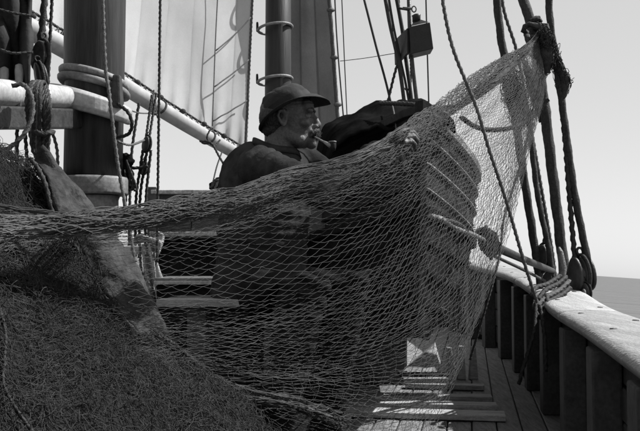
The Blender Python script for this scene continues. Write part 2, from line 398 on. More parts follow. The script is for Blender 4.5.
for yy, rr, mm in ((78, .172, 'mastgrey'), (86, .178, 'mastgrey')):
    lathe([(rr-.03, zpx(yy+3)), (rr, zpx(yy+3)), (rr+.008, zpx(yy+1)), (rr+.008, zpx(yy-2)), (rr, zpx(yy-4)), (rr-.03, zpx(yy-4))], 'mast_band', mm, mast, (mx, my, 0), tilt=(-.22, -.1))
# near boom with jaws round the mast
bA = at(72, 98, 4.52); bB = at(-70, 88, 3.3)
boom = thing('near_boom', bA, 'pale painted boom end with jaws clasping the thick near mast, rope coils hanging over it', 'boom')
MB().tube(smoothpath([bA+Vector((.05, .05, -.01)), bA.lerp(bB, .15), bA.lerp(bB, .6), bB], 14), [.055]+[.058]*3+[.060]*10, 24).build('spar', M['white'], boom, smooth=True)
# jaws: two horns round the mast, tapering
for sgn in (-1, 1):
    mb = MB(); rows = []; N = 22
    for k in range(N+1):
        t = k/N; a = math.radians(205 - sgn*0 + sgn*(-8) + sgn*t*150) if sgn > 0 else math.radians(195-t*120)
        rin = .188; th = .07*(1-.55*t); zc = zpx(101)-.055*math.cos(a)*1.0-.03; hh = .062*(1-.3*t)
        d = Vector((math.cos(a), math.sin(a), 0)); c = Vector((mx, my, zc))
        rows.append([c+d*(rin)+Vector((0, 0, -hh)), c+d*(rin)+Vector((0, 0, hh)), c+d*(rin+th*.7)+Vector((0, 0, hh)), c+d*(rin+th)+Vector((0, 0, hh*.6)), c+d*(rin+th)+Vector((0, 0, -hh*.6)), c+d*(rin+th*.7)+Vector((0, 0, -hh))])
    mb.grid(rows, closed=True, caps=True); mb.build('jaw', M['white'], boom, smooth=False, bevel=.006)
mb = MB(); c = at(117, 92, 4.5); mb.box(c, (.06, .10, .17), None, .6); mb.build('chock', M['block'], boom, bevel=.01)
mb = MB(); mb.box(bA.lerp(bB, .35)+Vector((0, 0, -.108)), (1.0, .13, .10), ((bB-bA).normalized(), (bB-bA).normalized().cross(Vector((0, 0, 1))), Vector((0, 0, 1)))); mb.build('under_shade', M['block'], boom, bevel=.01)  # dark bar added to stand for the shaded underside of the boom
for k, (x_, y_) in enumerate(((19, 70), (4, 73))):
    p = at(x_, y_+18, 3.9); MB().tube([p+Vector((0, 0, -.12)), p+Vector((0, 0, -.02)), p+Vector((0, 0, 0)), p+Vector((0, 0, .07)), p+Vector((0, 0, .10)), p+Vector((0, 0, .108))], [.010, .012, .014, .02, .018, .004], 12).build('belaying_pin', M['pin'], boom, smooth=True)

# far mast with hoops
DF = 10.6
fc = at(277.5, 257, DF); zf = lambda y: H+(257-y)*DF/F
fm = thing('far_mast', (fc.x, fc.y, 0), 'dark far mast with mast hoops, standing behind the man\'s hat between the two sails', 'mast')
cyl_part([(fc.x, fc.y, 0), (fc.x, fc.y, zf(100)), (fc.x+.005, fc.y, zf(-200))], [.165, .158, .145], 'mast_pole', 'farmast', fm)
for k, yy in enumerate((26, 79, -26)):
    mb = MB(); P = [Vector((fc.x-.035, fc.y, 0))+Vector((.205*math.cos(a), .205*math.sin(a), zf(yy)+.03*math.cos(a*1+.5))) for a in [2*math.pi*q/36 for q in range(37)]]
    mb.tube(P, .017, 8, caps=False)
    hoop_ = mb.build('mast_hoop', M['hoop'], fm, smooth=True)
    c = Vector((fc.x-.25, fc.y, zf(yy)+.02)); mb = MB(); mb.tube([c+Vector((0, .03*math.cos(a), .05*math.sin(a))) for a in [2*math.pi*q/16 for q in range(17)]], .014, 6, caps=False); mb.build('hoop_lashing', M['tarred'], hoop_, smooth=True)

# far boom along the foot of the pale sail
b0 = at(8, 17, 7.6); b1 = at(66, 49, 8.1); b2 = at(124, 86, 8.8); b3 = at(190, 127, 9.6); b4 = at(248, 160, 10.4)
fb = thing('far_boom', b4, 'pale round boom sloping down to the right below the pale sail', 'boom')
BP = smoothpath([b0, b1, b2, b3, b4], 40)
MB().tube(BP, [.098-.028*k/39 for k in range(40)], 28).build('spar', M['spar'], fb, smooth=True)
for k in (12, 22, 31, 37):
    mb = MB(); c = BP[k]; t = (BP[k+1]-BP[k-1]).normalized(); u = t.orthogonal().normalized(); v = t.cross(u); R = .105-.030*k/39
    mb.tube([c+(u*math.cos(a)+v*math.sin(a))*R+t*.03*math.cos(a) for a in [2*math.pi*q/20 for q in range(21)]], .012, 6, caps=False); mb.build('boom_band', M['tarred'], fb, smooth=True)
# pale sail, made of cloths
sl_ = thing('foresail', b4+Vector((0, 0, .1)), 'large pale sunlit sail with vertical cloth seams laced to the sloping far boom', 'sail')
foot = lambda t: BP[0].lerp(BP[39], 0) if t <= 0 else BP[min(39, int(t*39))].lerp(BP[min(39, int(t*39)+1)], t*39-int(t*39))
def sailpt(t, s):
    f = foot(t)+Vector((0, 0, .17-.05*t)); luff_top = Vector((fc.x-.24, fc.y, zf(-110))); leech_top = Vector((b0.x+.15, b0.y+.2, H+2.9+.9))
    top = leech_top.lerp(luff_top, t); top.z = leech_top.z+(luff_top.z-leech_top.z)*t
    p = f.lerp(top, s); bel = math.sin(math.pi*min(1, max(0, t)))*math.sin(math.pi*(s*.75+.1))*.5
    p.y += .42*bel; p.x += -.12*bel
    n3 = noise.noise(Vector((t*5, s*2.2, 3))); p.y += .10*n3*min(1, s*6+.2)
    # small puckers along the lacing of the foot
    p.y += .035*math.sin(t*95)*math.exp(-s*9)
    if t > .93: p.x = min(p.x, fc.x-.2)
    return p
cloths = [-.02, .10, .22, .34, .46, .58, .70, .81, .905, .985]
for a, b in zip(cloths, cloths[1:]):
    mb = MB(); rows = []; aa = a-.004
    for k in range(11):
        t = aa+(b-aa)*k/10; dy = .007 if k == 0 else 0
        rows.append([sailpt(t, q/26)+Vector((0, dy-.0, 0)) for q in range(27)])
    mb.grid(rows); cl_ = mb.build('cloth', M['sail'], sl_, smooth=True)
    mb = MB(); mb.grid([[sailpt(b-.006, q/26)+Vector((0, .010, 0)) for q in range(27)], [sailpt(b+.003, q/26)+Vector((0, .010, 0)) for q in range(27)]]); mb.build('seam', M['sail'], cl_, smooth=True)
mb = MB(); laid(mb, [sailpt(t/40, 0)+Vector((0, -.01, .0)) for t in range(0, 41)], .013); mb.build('foot_rope', M['tarred'], sl_, smooth=True)
mb = MB(); laid(mb, [sailpt(.985, s/20)+Vector((.01, -.01, 0)) for s in range(21)], .014); mb.build('luff_rope', M['rope'], sl_, smooth=True)
# zigzag lacing from the foot of the sail round the boom
mb = MB(); P = []
for k in range(0, 78):
    t = k/78; p = sailpt(t, .0); q = foot(t)
    P.append(p+Vector((0, -.03, -.005)) if k % 2 == 0 else q+Vector((0, -.105+.04*t, .045)))
for a, b in zip(P, P[1:]): mb.tube([a, b], .007, 5)
mb.build('lacing', M['tarred'], sl_, smooth=True)
for k in range(3, 38, 4):
    p = foot(k/40)+Vector((0, -.02, .12)); ell(p, (.035, .02, .03), seg=8, rings=6).build('lacing_knot', M['tarred'], sl_, smooth=True)
# added ropes just before the sail, there to throw shadow lines on the cloth
def shadowrope(t0, s0, t1, s1, r=.009):
    mb = MB(); mb.tube([sailpt(t0+(t1-t0)*k/12, s0+(s1-s0)*k/12)+Vector((.05, -.09, 0)) for k in range(13)], r, 6); return mb
for args in ((.80, .16, .965, .33), (.80, .31, .965, .50), (.80, .02, .965, .17)):
    shadowrope(*args, .008).build('shadow_line', M['rope'], sl_, smooth=True)
shadowrope(.80, 0, .79, .8, .007).build('shadow_line', M['rope'], sl_, smooth=True)

# grey jib beyond the far mast
jb = thing('jib', at(310, 257, 12.5), 'grey shaded sail hanging beyond the far mast, its right edge roped', 'sail')
TL, TR, BL, BR = (286, -60, 12.5), (325, -60, 12.5), (282, 175, 12.5), (342, 175, 12.5)
def jibpt(u, v):
    a = at(*TL).lerp(at(*TR), u); b = at(*BL).lerp(at(*BR), u); p = a.lerp(b, v); p.y += .25*math.sin(math.pi*u)+.06*noise.noise(Vector((u*3, v*4, 9))); return p
for k in range(3):
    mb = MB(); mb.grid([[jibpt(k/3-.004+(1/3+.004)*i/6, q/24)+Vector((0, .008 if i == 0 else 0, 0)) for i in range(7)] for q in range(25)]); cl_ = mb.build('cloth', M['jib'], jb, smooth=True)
    if k:
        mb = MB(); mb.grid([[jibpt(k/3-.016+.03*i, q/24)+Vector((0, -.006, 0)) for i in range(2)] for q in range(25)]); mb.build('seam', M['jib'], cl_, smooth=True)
mb = MB(); laid(mb, [jibpt(1, q/20) for q in range(21)], .028); mb.build('bolt_rope', M['rope'], jb, smooth=True)
mb = MB()
for q in range(2, 20, 4): mb = MB(); ell(jibpt(1.015, q/20), (.06, .03, .035), seg=8, rings=6).build('hank', M['iron'], jb, smooth=True)

# tanned sail hanging at the top left
ds = thing('tanned_mainsail', at(5, 80, 3.9), 'dark tanned sail bunched in folds at the top left corner above the boom', 'sail')
mb = MB(); rows = []
for i in range(31):
    v = i/30; y = -70+162*v; row = []
    for k in range(41):
        u = k/40; X = -110+144*u - (4*v if u > .9 else 0); fold = .09*math.sin(u*26+v*5)+.05*math.sin(u*61+2-v*9)+.03*noise.noise(Vector((u*9, v*7, 0)))
        yy = y + (5*math.sin(u*17) if i == 30 else 0)
        row.append(at(X, yy, 4.0+fold*.8))
    rows.append(row)
mb.grid(rows); o = mb.build('sail_folds', M['darksail'], ds, smooth=True)
so_ = o.modifiers.new('thick', 'SOLIDIFY'); so_.thickness = .02
for k in (1, 4):
    mb = MB(); laid(mb, px([(-40+k*4, 14*k-20, 3.86), (0+k*2, 14*k-4, 3.84), (33, 12*k+4, 3.88)]), .006); mb.build('gasket', M['tarred'], ds, smooth=True)

# ================================================================== RIGGING ROPES (each one a thing)
SG = 'shrouds and tackles rising from the starboard rail'
rope([(494, -30, 5.7), (500, 30, 5.7), (507, 70, 5.7), (512, 100, 5.68), (516.5, 128, 5.66), (527.5, 200, 5.62), (537, 262, 5.6), (541, 288, 5.6)], .026, 'tarred', 'thick dark shroud, leftmost of the heavy ones rising from the starboard rail', SG, 'shroud', 'shroud')
rope([(499, -30, 5.8), (504, 10, 5.8), (517, 52, 5.8), (527, 105, 5.75), (540, 180, 5.7), (552, 250, 5.65), (556, 284, 5.65)], .011, 'rope', 'thin twisted pale rope slanting down between the two leftmost dark shrouds', SG)
rope([(518, -30, 5.45), (523, 0, 5.45), (532, 26, 5.42), (540, 75, 5.4), (545, 110, 5.38), (554.5, 190, 5.35), (563.5, 264, 5.3), (567, 296, 5.3)], .032, 'tarred', 'heaviest dark shroud, the one the net is lashed to near its top', SG, 'shroud', 'shroud')
rope([(548, -30, 5.3), (550, 20, 5.3), (556, 62, 5.3), (563, 110, 5.28), (574, 190, 5.24), (588, 262, 5.2)], .022, 'tarred', 'rightmost dark shroud, running down to the double block on the rail', SG, 'shroud', 'shroud')
rope([(560, 85, 5.28), (566, 150, 5.26), (569, 190, 5.24), (575, 262, 5.21)], .0155, 'tarred', 'dark tackle rope just left of the rightmost shroud above the double block', SG)
rope([(528, 110, 5.6), (537, 190, 5.55), (549, 250, 5.5), (553, 282, 5.5)], .018, 'tarred', 'dark rope leaning down to the small block behind the heaviest shroud', SG)
rope([(439, -20, 3.6), (452, 45, 3.6), (476, 106, 3.6), (490, 152, 3.6), (506, 200, 3.65), (524, 262, 3.75), (537, 302, 3.85)], .0075, 'rope', 'long grey rope slanting from top centre across the net to the rail')
rope([(534, 105, 5.1), (522, 160, 4.9), (505, 214, 4.6), (500, 254, 4.4), (488, 300, 4.3), (470, 360, 4.3)], .006, 'tarred', 'thin dark line crossing behind the grey slanting rope near the net edge')
rope([(334, -20, 12), (337, 40, 12), (343, 112, 12), (346, 140, 12)], .010, 'tarred', 'thin stay close against the right edge of the grey jib', 'far stays against the sky', 'stay', 'stay', twist=False)
rope([(341, -20, 13), (344, 50, 13), (348, 140, 13)], .008, 'tarred', 'second thin stay, a little right of the one along the jib edge', 'far stays against the sky', 'stay', 'stay', twist=False)
rope([(363, -5, 9), (376, 46, 9), (392, 108, 9)], .012, 'tarred', 'slanting stay standing alone left of the sidelight rigging', 'far stays against the sky', 'stay', 'stay', twist=False)
FG = 'far shrouds around the sidelight'
rope([(382, -20, 9), (390, 24, 9), (398, 60, 9), (405, 108, 9)], .020, 'tarred', 'leftmost far shroud passing the left tip of the sidelight board', FG, 'shroud', 'shroud', twist=False)
rope([(386, -20, 9.1), (393, 24, 9.1), (401, 62, 9.1), (410, 108, 9.1)], .013, 'tarred', 'thin far shroud close right of the leftmost far shroud', FG, 'shroud', 'shroud', twist=False)
rope([(393, -20, 9.1), (402, 28, 9.1), (406, 60, 9.1), (413, 112, 9.1)], .020, 'tarred', 'far shroud passing behind the middle of the slanted sidelight board', FG, 'shroud', 'shroud', twist=False)
rope([(399, -20, 9.2), (400, 18, 9.2), (409, 45, 9.2), (411, 80, 9.2), (408, 90, 9.2), (404, 88, 9.2)], .010, 'tarred', 'slack thin line with a hooked end beneath the sidelight', FG)
rope([(398, 62, 9), (393, 80, 9), (387, 106, 9)], .014, 'tarred', 'short line slanting down left from the tip of the sidelight board', FG)
rope([(425.5, -20, 9.4), (427, 40, 9.4), (429, 112, 9.4)], .008, 'tarred', 'thin upright line behind the right side of the lantern', FG, 'stay', 'stay', twist=False)
rope([(340, 61, 10), (365, 58, 10), (396, 53, 9.2)], .004, 'tarred', 'very thin wire nearly level between jib edge and sidelight board', FG, twist=False)
mb = MB(); mb.tube(px([(408, -30, 9), (410, 40, 9), (413, 70, 9), (418, 112, 9), (436, 262, 9)]), .021, 10)
tag(mb.build('pole', M['block'], smooth=True), 'slim dark pole the sidelight lantern is fixed to', 'pole')
for k, (ya, yb, a, b) in enumerate(((8, 10, 398, 411), (-14, -12, 393, 409))):
    mb = MB(); mb.tube(px([(a, ya, 9.05), (b, yb, 9.05)]), .012, 6); tag(mb.build('ratline', M['tarred'], smooth=True), ('short ratline tied level across the far shrouds just above the lantern', 'short ratline across the far shrouds at the top edge of the photograph')[k], 'ratline')
# left-hand rigging
rope([(160.5, -20, 3.9), (159, 100, 3.9), (157.5, 215, 3.9), (157, 262, 3.9)], .006, 'tarred', 'taut thin dark rope dropping straight down in front of the pale sail', twist=True)
rope([(102, -20, 4.1), (105, 60, 4.08), (109, 92, 4.05), (112, 118, 4.02), (118, 165, 4.0), (127, 215, 3.95), (135, 262, 3.9)], .0085, 'rope', 'twisted grey rope running down across the front of the near mast')
rope([(45, -20, 4.1), (43, 20, 4.1), (39, 48, 4.1)], .016, 'tarred', 'thick dark fall above the blocks between the tanned sail and near mast', 'ropes left of the near mast')
rope([(53, -20, 4.2), (50, 40, 4.2), (48, 84, 4.2)], .008, 'tarred', 'thin dark rope close left of the near mast above the boom', 'ropes left of the near mast')
rope([(17, 118, 4.3), (17, 172, 4.3)], .009, 'tarred', 'leftmost upright rope in the gap beneath the near boom', 'ropes left of the near mast')
rope([(25, 132, 4.3), (28, 172, 4.3)], .009, 'tarred', 'second upright rope beneath the near boom, slightly slanted', 'ropes left of the near mast')
rope([(-10, 152, 3.6), (6, 149, 3.6), (18, 141, 3.6), (29, 126, 3.62), (33, 108, 3.64), (30, 92, 3.66), (22, 84, 3.7), (12, 86, 3.7)], .010, 'rope', 'grey rope looping from the lower left up over the near boom', 'ropes left of the near mast')
rope([(53, 134, 4.4), (57, 150, 4.4), (58, 176, 4.4)], .008, 'rope', 'short light rope in the gap between boom coil and mast foot', 'ropes left of the near mast')
# loops of rope hung over the near boom
cl = thing('rope_coil', at(40, 100, 3.75), 'thick hank of dark rope looped over the near boom left of the mast', 'rope coil')
for k in range(7):
    o1 = k*2.1; mb = MB(); laid(mb, px([(29+o1*.8, 128+k*5, 3.72), (27+o1, 102, 3.66), (31+o1*.8, 84, 3.72), (38+o1*.6, 85, 3.8), (43+o1*.5, 104, 3.68), (44+o1*.4, 130, 3.7), (40+o1*.4, 150+k*3, 3.72), (34+o1*.5, 152+k*2, 3.74), (30+o1*.8, 128+k*5, 3.76)]), .010); mb.build('loop', M['rope' if k in (2, 5) else 'tarred'], cl, smooth=True)
mb = MB(); laid(mb, px([(34, 132, 3.66), (44, 134, 3.62), (53, 132, 3.68)]), .012); mb.build('lashing', M['tarred'], cl, smooth=True)
rope([(118, 104, 4.3), (128, 112, 4.25), (132, 124, 4.25), (128, 134, 4.3), (117, 137, 4.35)], .009, 'tarred', 'bent dark bight of rope sticking out right of the near mast', 'ropes right of the near mast')
rope([(117, 141, 4.4), (130, 145, 4.5), (145, 140, 4.8)], .006, 'rope', 'slack pale line from the near mast to the tackle', 'ropes right of the near mast')
rope([(123, 108, 5), (140, 113, 5.3), (156, 113, 5.6)], .004, 'rope', 'thin nearly level line just under the far boom', 'ropes right of the near mast')
rope([(139, 103, 6), (132, 150, 6), (130, 190, 6), (129, 262, 6)], .010, 'tarred', 'thin dark rope hanging from the far boom left of the tackle', 'ropes right of the near mast')
# blocks
def make_block(loc, size, rz=0, tilt=0, label='', group='wooden blocks in the rigging', sheaves=1):
    """size: shell height"""
    t = thing('block', loc, label, 'block', group); h = size
    Zt = Vector((math.sin(tilt), 0, math.cos(tilt))); Yt = Vector((math.sin(rz), math.cos(rz), 0)); Xt = Yt.cross(Zt).normalized()
    W = .62*h; nn = sheaves+1
    for k in range(nn):
        off = (k-(nn-1)/2)*.24*h; mb = MB(); rows = []
        for dy in (-.055*h, -.03*h, .03*h, .055*h):
            sc = .9 if abs(dy) > .04*h else 1
            rows.append([Vector(loc)+Yt*(off+dy)+Xt*(W/2*sc*math.cos(a)*(1-.12*math.sin(a)))+Zt*(h/2*sc*math.sin(a)) for a in [2*math.pi*q/20 for q in range(20)]])
        mb.grid(rows, closed=True, caps=True); mb.build('cheek', M['block'], t, smooth=True)
    for k in range(sheaves):
        off = (k-(sheaves-1)/2)*.24*h; mb = MB(); rows = []
        for dy, r in ((-.06*h, .24*h), (0, .19*h), (.06*h, .24*h)):
            rows.append([Vector(loc)+Yt*(off+dy)+Xt*(r*math.cos(a))+Zt*(r*math.sin(a)) for a in [2*math.pi*q/16 for q in range(16)]])
        mb.grid(rows, closed=True, caps=True); mb.build('sheave', M['iron'], t, smooth=True)
    mb = MB(); P = [Vector(loc)+Xt*(W*.56*math.cos(a))+Zt*(h*.56*math.sin(a)) for a in [2*math.pi*q/24 for q in range(25)]]; mb.tube(P, .055*h, 8, caps=False)
    e = Vector(loc)+Zt*(.66*h); mb.tube([e+Yt*(.11*h*math.cos(a))+Zt*(.11*h*math.sin(a)) for a in [2*math.pi*q/14 for q in range(15)]], .04*h, 6, caps=False)
    mb.build('strop', M['tarred'], t, smooth=True); return t
make_block(at(41, 56, 4.05), .14, .5, .1, 'dark wooden block hanging left of the near mast, upper of the pair')
make_block(at(41, 76, 4.0), .12, 1.0, -.2, 'dark wooden block just above the near boom, lower of the pair')
make_block(at(147, 144, 4.8), .085, .6, .15, 'upper dark block of the tackle right of the near mast')
make_block(at(144, 168, 4.8), .075, .9, .1, 'lower small block of the tackle right of the near mast')
make_block(at(582, 274, 5.2), .20, 1.15, -.08, 'large double block standing on the rail below the rightmost shroud', sheaves=2)
make_block(at(586, 292, 5.15), .105, .9, -.05, 'round iron-bound lower block shackled to the rail top')
make_block(at(543, 258, 5.6), .17, 1.0, .15, 'dark block behind the heaviest shroud, over the dark pole end')
make_block(at(548, 280, 5.5), .10, .7, .3, 'small dark block low on the rail behind the rope turns')
TG = 'ropes of the tackle right of the near mast'
rope([(156, 95, 4.9), (149, 140, 4.8)], .007, 'tarred', 'rope running up from the tackle block to the boom, right-hand one', TG)
rope([(152, 95, 4.9), (146, 138, 4.8)], .007, 'tarred', 'rope running up from the tackle block to the boom, left-hand one', TG)
for k, (a, b, lb) in enumerate(((143, 136, 'leftmost'), (147, 140, 'middle'), (151, 146, 'rightmost'))):
    rope([(a, 150, 4.8), ((a+b)/2, 172, 4.8), (b, 200, 4.8), (b-1, 258, 4.8)], .008, 'tarred', lb+' of the three falls below the tackle block right of the mast', TG)
gk = thing('gear_bundle', at(125, 200, 4.7), 'ragged dark bundle of gear and rope hung beside the tackle right of the mast', 'gear')
mb = remeshed('bundle', [ell(at(126+3*math.sin(k*2.1), 158+k*4, 4.7), (.03+.006*math.sin(k*3), .03, .028)) for k in range(9)]+[cap([at(126, 190, 4.7), at(124, 215, 4.7)], [.014, .01])], .008, M['tarp'], gk, 1, lambda c, n: .01*noise.noise(c*60))
for k in range(3):
    mb = MB(); laid(mb, px([(120+k*4, 170, 4.66), (124+k*5, 190, 4.64), (130+k*3, 178+k*4, 4.64), (126, 160, 4.64)]), .006); mb.build('loop', M['tarred'], gk, smooth=True)
rope([(128, 167, 4.75), (138, 168, 4.75), (148, 166, 4.75)], .009, 'tarred', 'short level rope joining gear bundle and tackle', TG)

# lines under the far boom
rope([(200, 141, 9.4), (211, 143, 9.3), (219, 156, 9.2), (228, 172, 9.0), (232, 184, 8.8)], .012, 'tarred', 'dark line from the hook under the far boom slanting to the gear heap', 'lines under the far boom')
rope([(222, 152, 9.6), (217, 166, 9.4), (213, 182, 9.2)], .008, 'tarred', 'short line slanting down left under the far boom', 'lines under the far boom')
rope([(229, 156, 9.8), (227, 180, 9.4)], .008, 'tarred', 'upright short line near the right end of the far boom, left one', 'lines under the far boom')
rope([(233, 158, 9.8), (233, 182, 9.4)], .008, 'tarred', 'upright short line near the right end of the far boom, right one', 'lines under the far boom')
rope([(154, 90, 8.2), (153, 104, 8.15), (156, 113, 8.2), (158, 118, 8.2)], .008, 'rope', 'rope end tied round the far boom left of the taut dark rope', 'lines under the far boom')
rope([(211, 128, 9.4), (207, 138, 9.35), (214, 146, 9.4), (220, 140, 9.5)], .010, 'tarred', 'bight of line lashed under the middle of the far boom', 'lines under the far boom')

# ================================================================== SIDELIGHT
sg = thing('sidelight', at(412, 60, 8.9), 'black lantern in a sidelight screen, hung on the slim pole against the sky', 'lantern')
def quadbox(P, th, name, m):
    P = [Vector(p) for p in P]; n = (P[1]-P[0]).cross(P[3]-P[0]).normalized()
    mb = MB(); mb.v = P+[p-n*th for p in P]; mb.f = [(0, 1, 2, 3), (7, 6, 5, 4), (0, 4, 5, 1), (1, 5, 6, 2), (2, 6, 7, 3), (3, 7, 4, 0)]
    return mb.build(name, M[m], sg, bevel=.003)
quadbox(px([(396.5, 41, 9.3), (410, 28, 8.9), (410, 53, 8.9), (397.5, 65, 9.3)]), .03, 'screen_board', 'lamp')
mb = MB(); A, B, C_, D = px([(409.5, 26.5, 8.85), (430, 22, 8.85), (433.5, 48.5, 8.85), (411, 54, 8.85)]); bk_ = Vector((0, .24, 0))
mb.v = [A, B, C_, D, A+bk_, B+bk_, C_+bk_, D+bk_]; mb.f = [(0, 1, 2, 3)[::-1], (4, 5, 6, 7), (0, 4, 5, 1)[::-1], (1, 5, 6, 2)[::-1], (2, 6, 7, 3)[::-1], (3, 7, 4, 0)[::-1]]; mb.build('lantern_case', M['lamp'], sg, bevel=.008)
mb = MB(); A, B = at(410, 25, 8.97), at(430, 21, 8.97); cc = at(416.5, 22, 8.97)
mb.v = [at(411, 26, 8.86), at(429, 22, 8.86), at(429, 22, 9.08), at(411, 26, 9.08), at(414, 20.5, 8.93), at(421, 19.5, 8.93), at(421, 19.5, 9.02), at(414, 20.5, 9.02)]
mb.f = [(0, 3, 2, 1), (4, 5, 6, 7), (0, 1, 5, 4), (1, 2, 6, 5), (2, 3, 7, 6), (3, 0, 4, 7)]; mb.build('lantern_roof', M['lamp'], sg)
MB().tube(px([(416.5, 22, 8.95), (416.4, 17, 8.95), (416.2, 15, 8.95), (416, 13.8, 8.95)]), [.042, .042, .046, .02], 16).build('chimney', M['lamp'], sg, smooth=True)
mb = MB(); c = at(414, 9, 8.95); mb.tube([c+Vector((.022*math.cos(a), 0, .03*math.sin(a))) for a in [2*math.pi*q/16 for q in range(17)]], .007, 6, caps=False); mb.tube(px([(403, 8, 9.0), (412, 8.5, 8.95)]), .014, 8); mb.build('hanger', M['iron'], sg, smooth=True)

# ================================================================== NESTED BOATS
def dory(name, bow, stern, z0b, z0m, depth, hb, label, nstr, m, edge, flare=.86, stemrake=.10):
    """bow, stern: plan points; clinker planked, double-ended toward the bow, small transom aft"""
    bow = Vector((*bow, 0)); st = Vector((*stern, 0)); ax = (st-bow).normalized(); sd_ = Vector((ax.y, -ax.x, 0))  # starboard for the viewer: +x
    L = (st-bow).length; t = thing(name, bow+Vector((0, 0, z0b-depth)), label, 'boat', 'nested boats on deck')
    def hw(u): return hb*(math.sin(min(1, u*1.6)*math.pi/2)**.95)*(1-.45*max(0, u-.6)/.4)
    def gz(u): return z0b+(z0m-z0b)*math.sin(min(1, u/.5)*math.pi/2)+(.06*max(0, u-.6)/.4)
    def pt(u, v, s, out=0):   # v 0 gunwale .. 1 bottom
        w_ = hw(u)*(1-(1-flare)*max(0, v)**1.5)+out*(1 if u > .02 else .3)
        q = bow+ax*(L*u+stemrake*v*(1-u))+sd_*(s*max(w_, .012))
        q.z = gz(u)-depth*v*(1-.12*(1-u)); return q
    N = 26
    for s in (-1, 1):
        for k in range(nstr):
            v0, v1 = k/nstr, (k+1)/nstr; mb = MB(); rows = []
            for i in range(N+1):
                u = (i/N)**1.2
                # each plank overlaps the one below: its lower edge stands proud
                rows.append([pt(u, v0-(.02 if k else 0), s, 0), pt(u, v1+.012, s, .020), pt(u, v1+.012, s, .002), pt(u, v0, s, -.016)])
            if s < 0: rows = [r[::-1] for r in rows]
            mb.grid(rows[::-1], closed=True, caps=True); o = mb.build('strake', M[m], t)
            # lower edge of the lap: worn pale to starboard, painted shade-dark to port
            mb = MB(); rows = []
            for i in range(N+1):
                u = (i/N)**1.2; rows.append([pt(u, v1+.002, s, .0235), pt(u, v1+.014, s, .0235), pt(u, v1+.016, s, .008), pt(u, v1+.014, s, .004)])
            if s < 0: rows = [r[::-1] for r in rows]
            if k < nstr-1: mb.grid(rows[::-1], closed=True, caps=True); mb.build('lap_edge', M[edge if s > 0 else m], o)  # port edge takes the hull colour to stand for its shaded side
        mb = MB(); rows = []
        for i in range(N+1):
            u = (i/N)**1.2; rows.append([pt(u, -.03, s, -.02), pt(u, -.03, s, .034), pt(u, .05, s, .034), pt(u, .05, s, -.02)])
        if s < 0: rows = [r[::-1] for r in rows]
        mb.grid(rows[::-1], closed=True, caps=True); mb.build('gunwale', M[edge if s > 0 else m], t, bevel=.004)  # port gunwale coloured dark for shade, same as the laps
    mb = MB()
    for k in range(nstr):
        for q in range(22):
            u = .02+.9*q/22; c = pt(u, (k+.86)/nstr, 1, .024); mb.grid(ringrows(c, [(.006, -.003), (.006, .001), (.001, .003)], 6), closed=True, caps=True)
    mb.build('nails', M['iron'], t, kind='stuff')
    # stem post
    mb = MB(); rows = []
    for i in range(9):
        v = -.05+1.07*i/8; p = bow+ax*(stemrake*v-.03); p.z = z0b-depth*.88*v
        rows.append([p-sd_*.03, p-ax*.035, p+sd_*.03, p+ax*.05])
    mb.grid(rows, closed=True, caps=True); mb.build('stem', M[m], t)
    mb = MB(); mb.grid([[pt((i/N)**1.2, .99, -1), pt((i/N)**1.2, .99, 1)] for i in range(N+1)]); mb.build('bottom', M[m], t)
    mb = MB(); mb.grid([[pt(1, k/6, -1), pt(1, k/6, 1)] for k in range(7)]); mb.build('transom', M[m], t)
    for u in (.3, .6):
        mb = MB(); a, b = pt(u, .2, -1, -.03), pt(u, .2, 1, -.03); mb.box((a+b)/2, ((b-a).length, .2, .03), (sd_, ax, Vector((0, 0, 1)))); mb.build('thwart', M['wood'], t)
    return t, pt
BOW = (.44, 3.85); STERN = (.34, 7.6)
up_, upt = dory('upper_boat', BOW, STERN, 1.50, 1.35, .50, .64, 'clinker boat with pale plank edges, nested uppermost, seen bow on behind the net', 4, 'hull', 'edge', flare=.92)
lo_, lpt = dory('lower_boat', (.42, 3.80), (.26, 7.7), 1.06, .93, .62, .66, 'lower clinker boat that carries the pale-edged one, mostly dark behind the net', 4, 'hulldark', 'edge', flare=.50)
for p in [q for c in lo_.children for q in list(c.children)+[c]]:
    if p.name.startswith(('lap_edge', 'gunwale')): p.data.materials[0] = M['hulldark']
# chocks under the boats
for k, (u, lb) in enumerate(((.55, 'near'), (.86, 'far'))):
    a = lpt(u, 1, -1); b = lpt(u, 1, 1); c = (a+b)/2; zt = c.z-.002
    t = thing('boat_chock', (c.x, c.y, 0), 'wooden chock under the keel of the lower boat, '+lb+' one', 'chock', 'boat chocks')
    MB().box((c.x, c.y, zt/2), (.50, .09, zt)).build('bearer', M['oldwood'], t, bevel=.008)  # made wide and dark to fill in the shade below the hull
    for s in (-1, 1): MB().box((c.x+s*.22, c.y, zt+.06), (.05, .08, .13), None, .7).build('horn', M['wood'], t, bevel=.006)
# fender and lashing at the lower gunwale
fd = thing('rope_fender', at(489, 242, 4.6), 'dark round rope fender at the rail-side gunwale of the lower boat', 'fender')
remeshed('pad', [ell(at(488, 240, 4.55), (.055, .05, .055)), ell(at(492, 247, 4.55), (.05, .05, .05)), ell(at(482, 234, 4.5), (.04, .04, .035))], .008, M['tarp'], fd, 1, lambda c, n: .006*noise.noise(c*50))
for k in range(4):
    mb = MB(); c = at(484+k*3, 238+k*3, 4.55); mb.tube([c+Vector((.03*math.cos(a)*.4, .055*math.sin(a), .062*math.cos(a))) for a in [2*math.pi*q/16 for q in range(17)]], .007, 6, caps=False); mb.build('turn', M['rope'], fd, smooth=True)
rope([(430, 216, 3.68), (442, 219, 3.75), (452, 226, 3.9), (462, 231, 4.0), (472, 234, 4.2), (484, 240, 4.4)], .010, 'paler', 'frayed pale lashing along the gunwale of the lower boat', 'boat lashings')
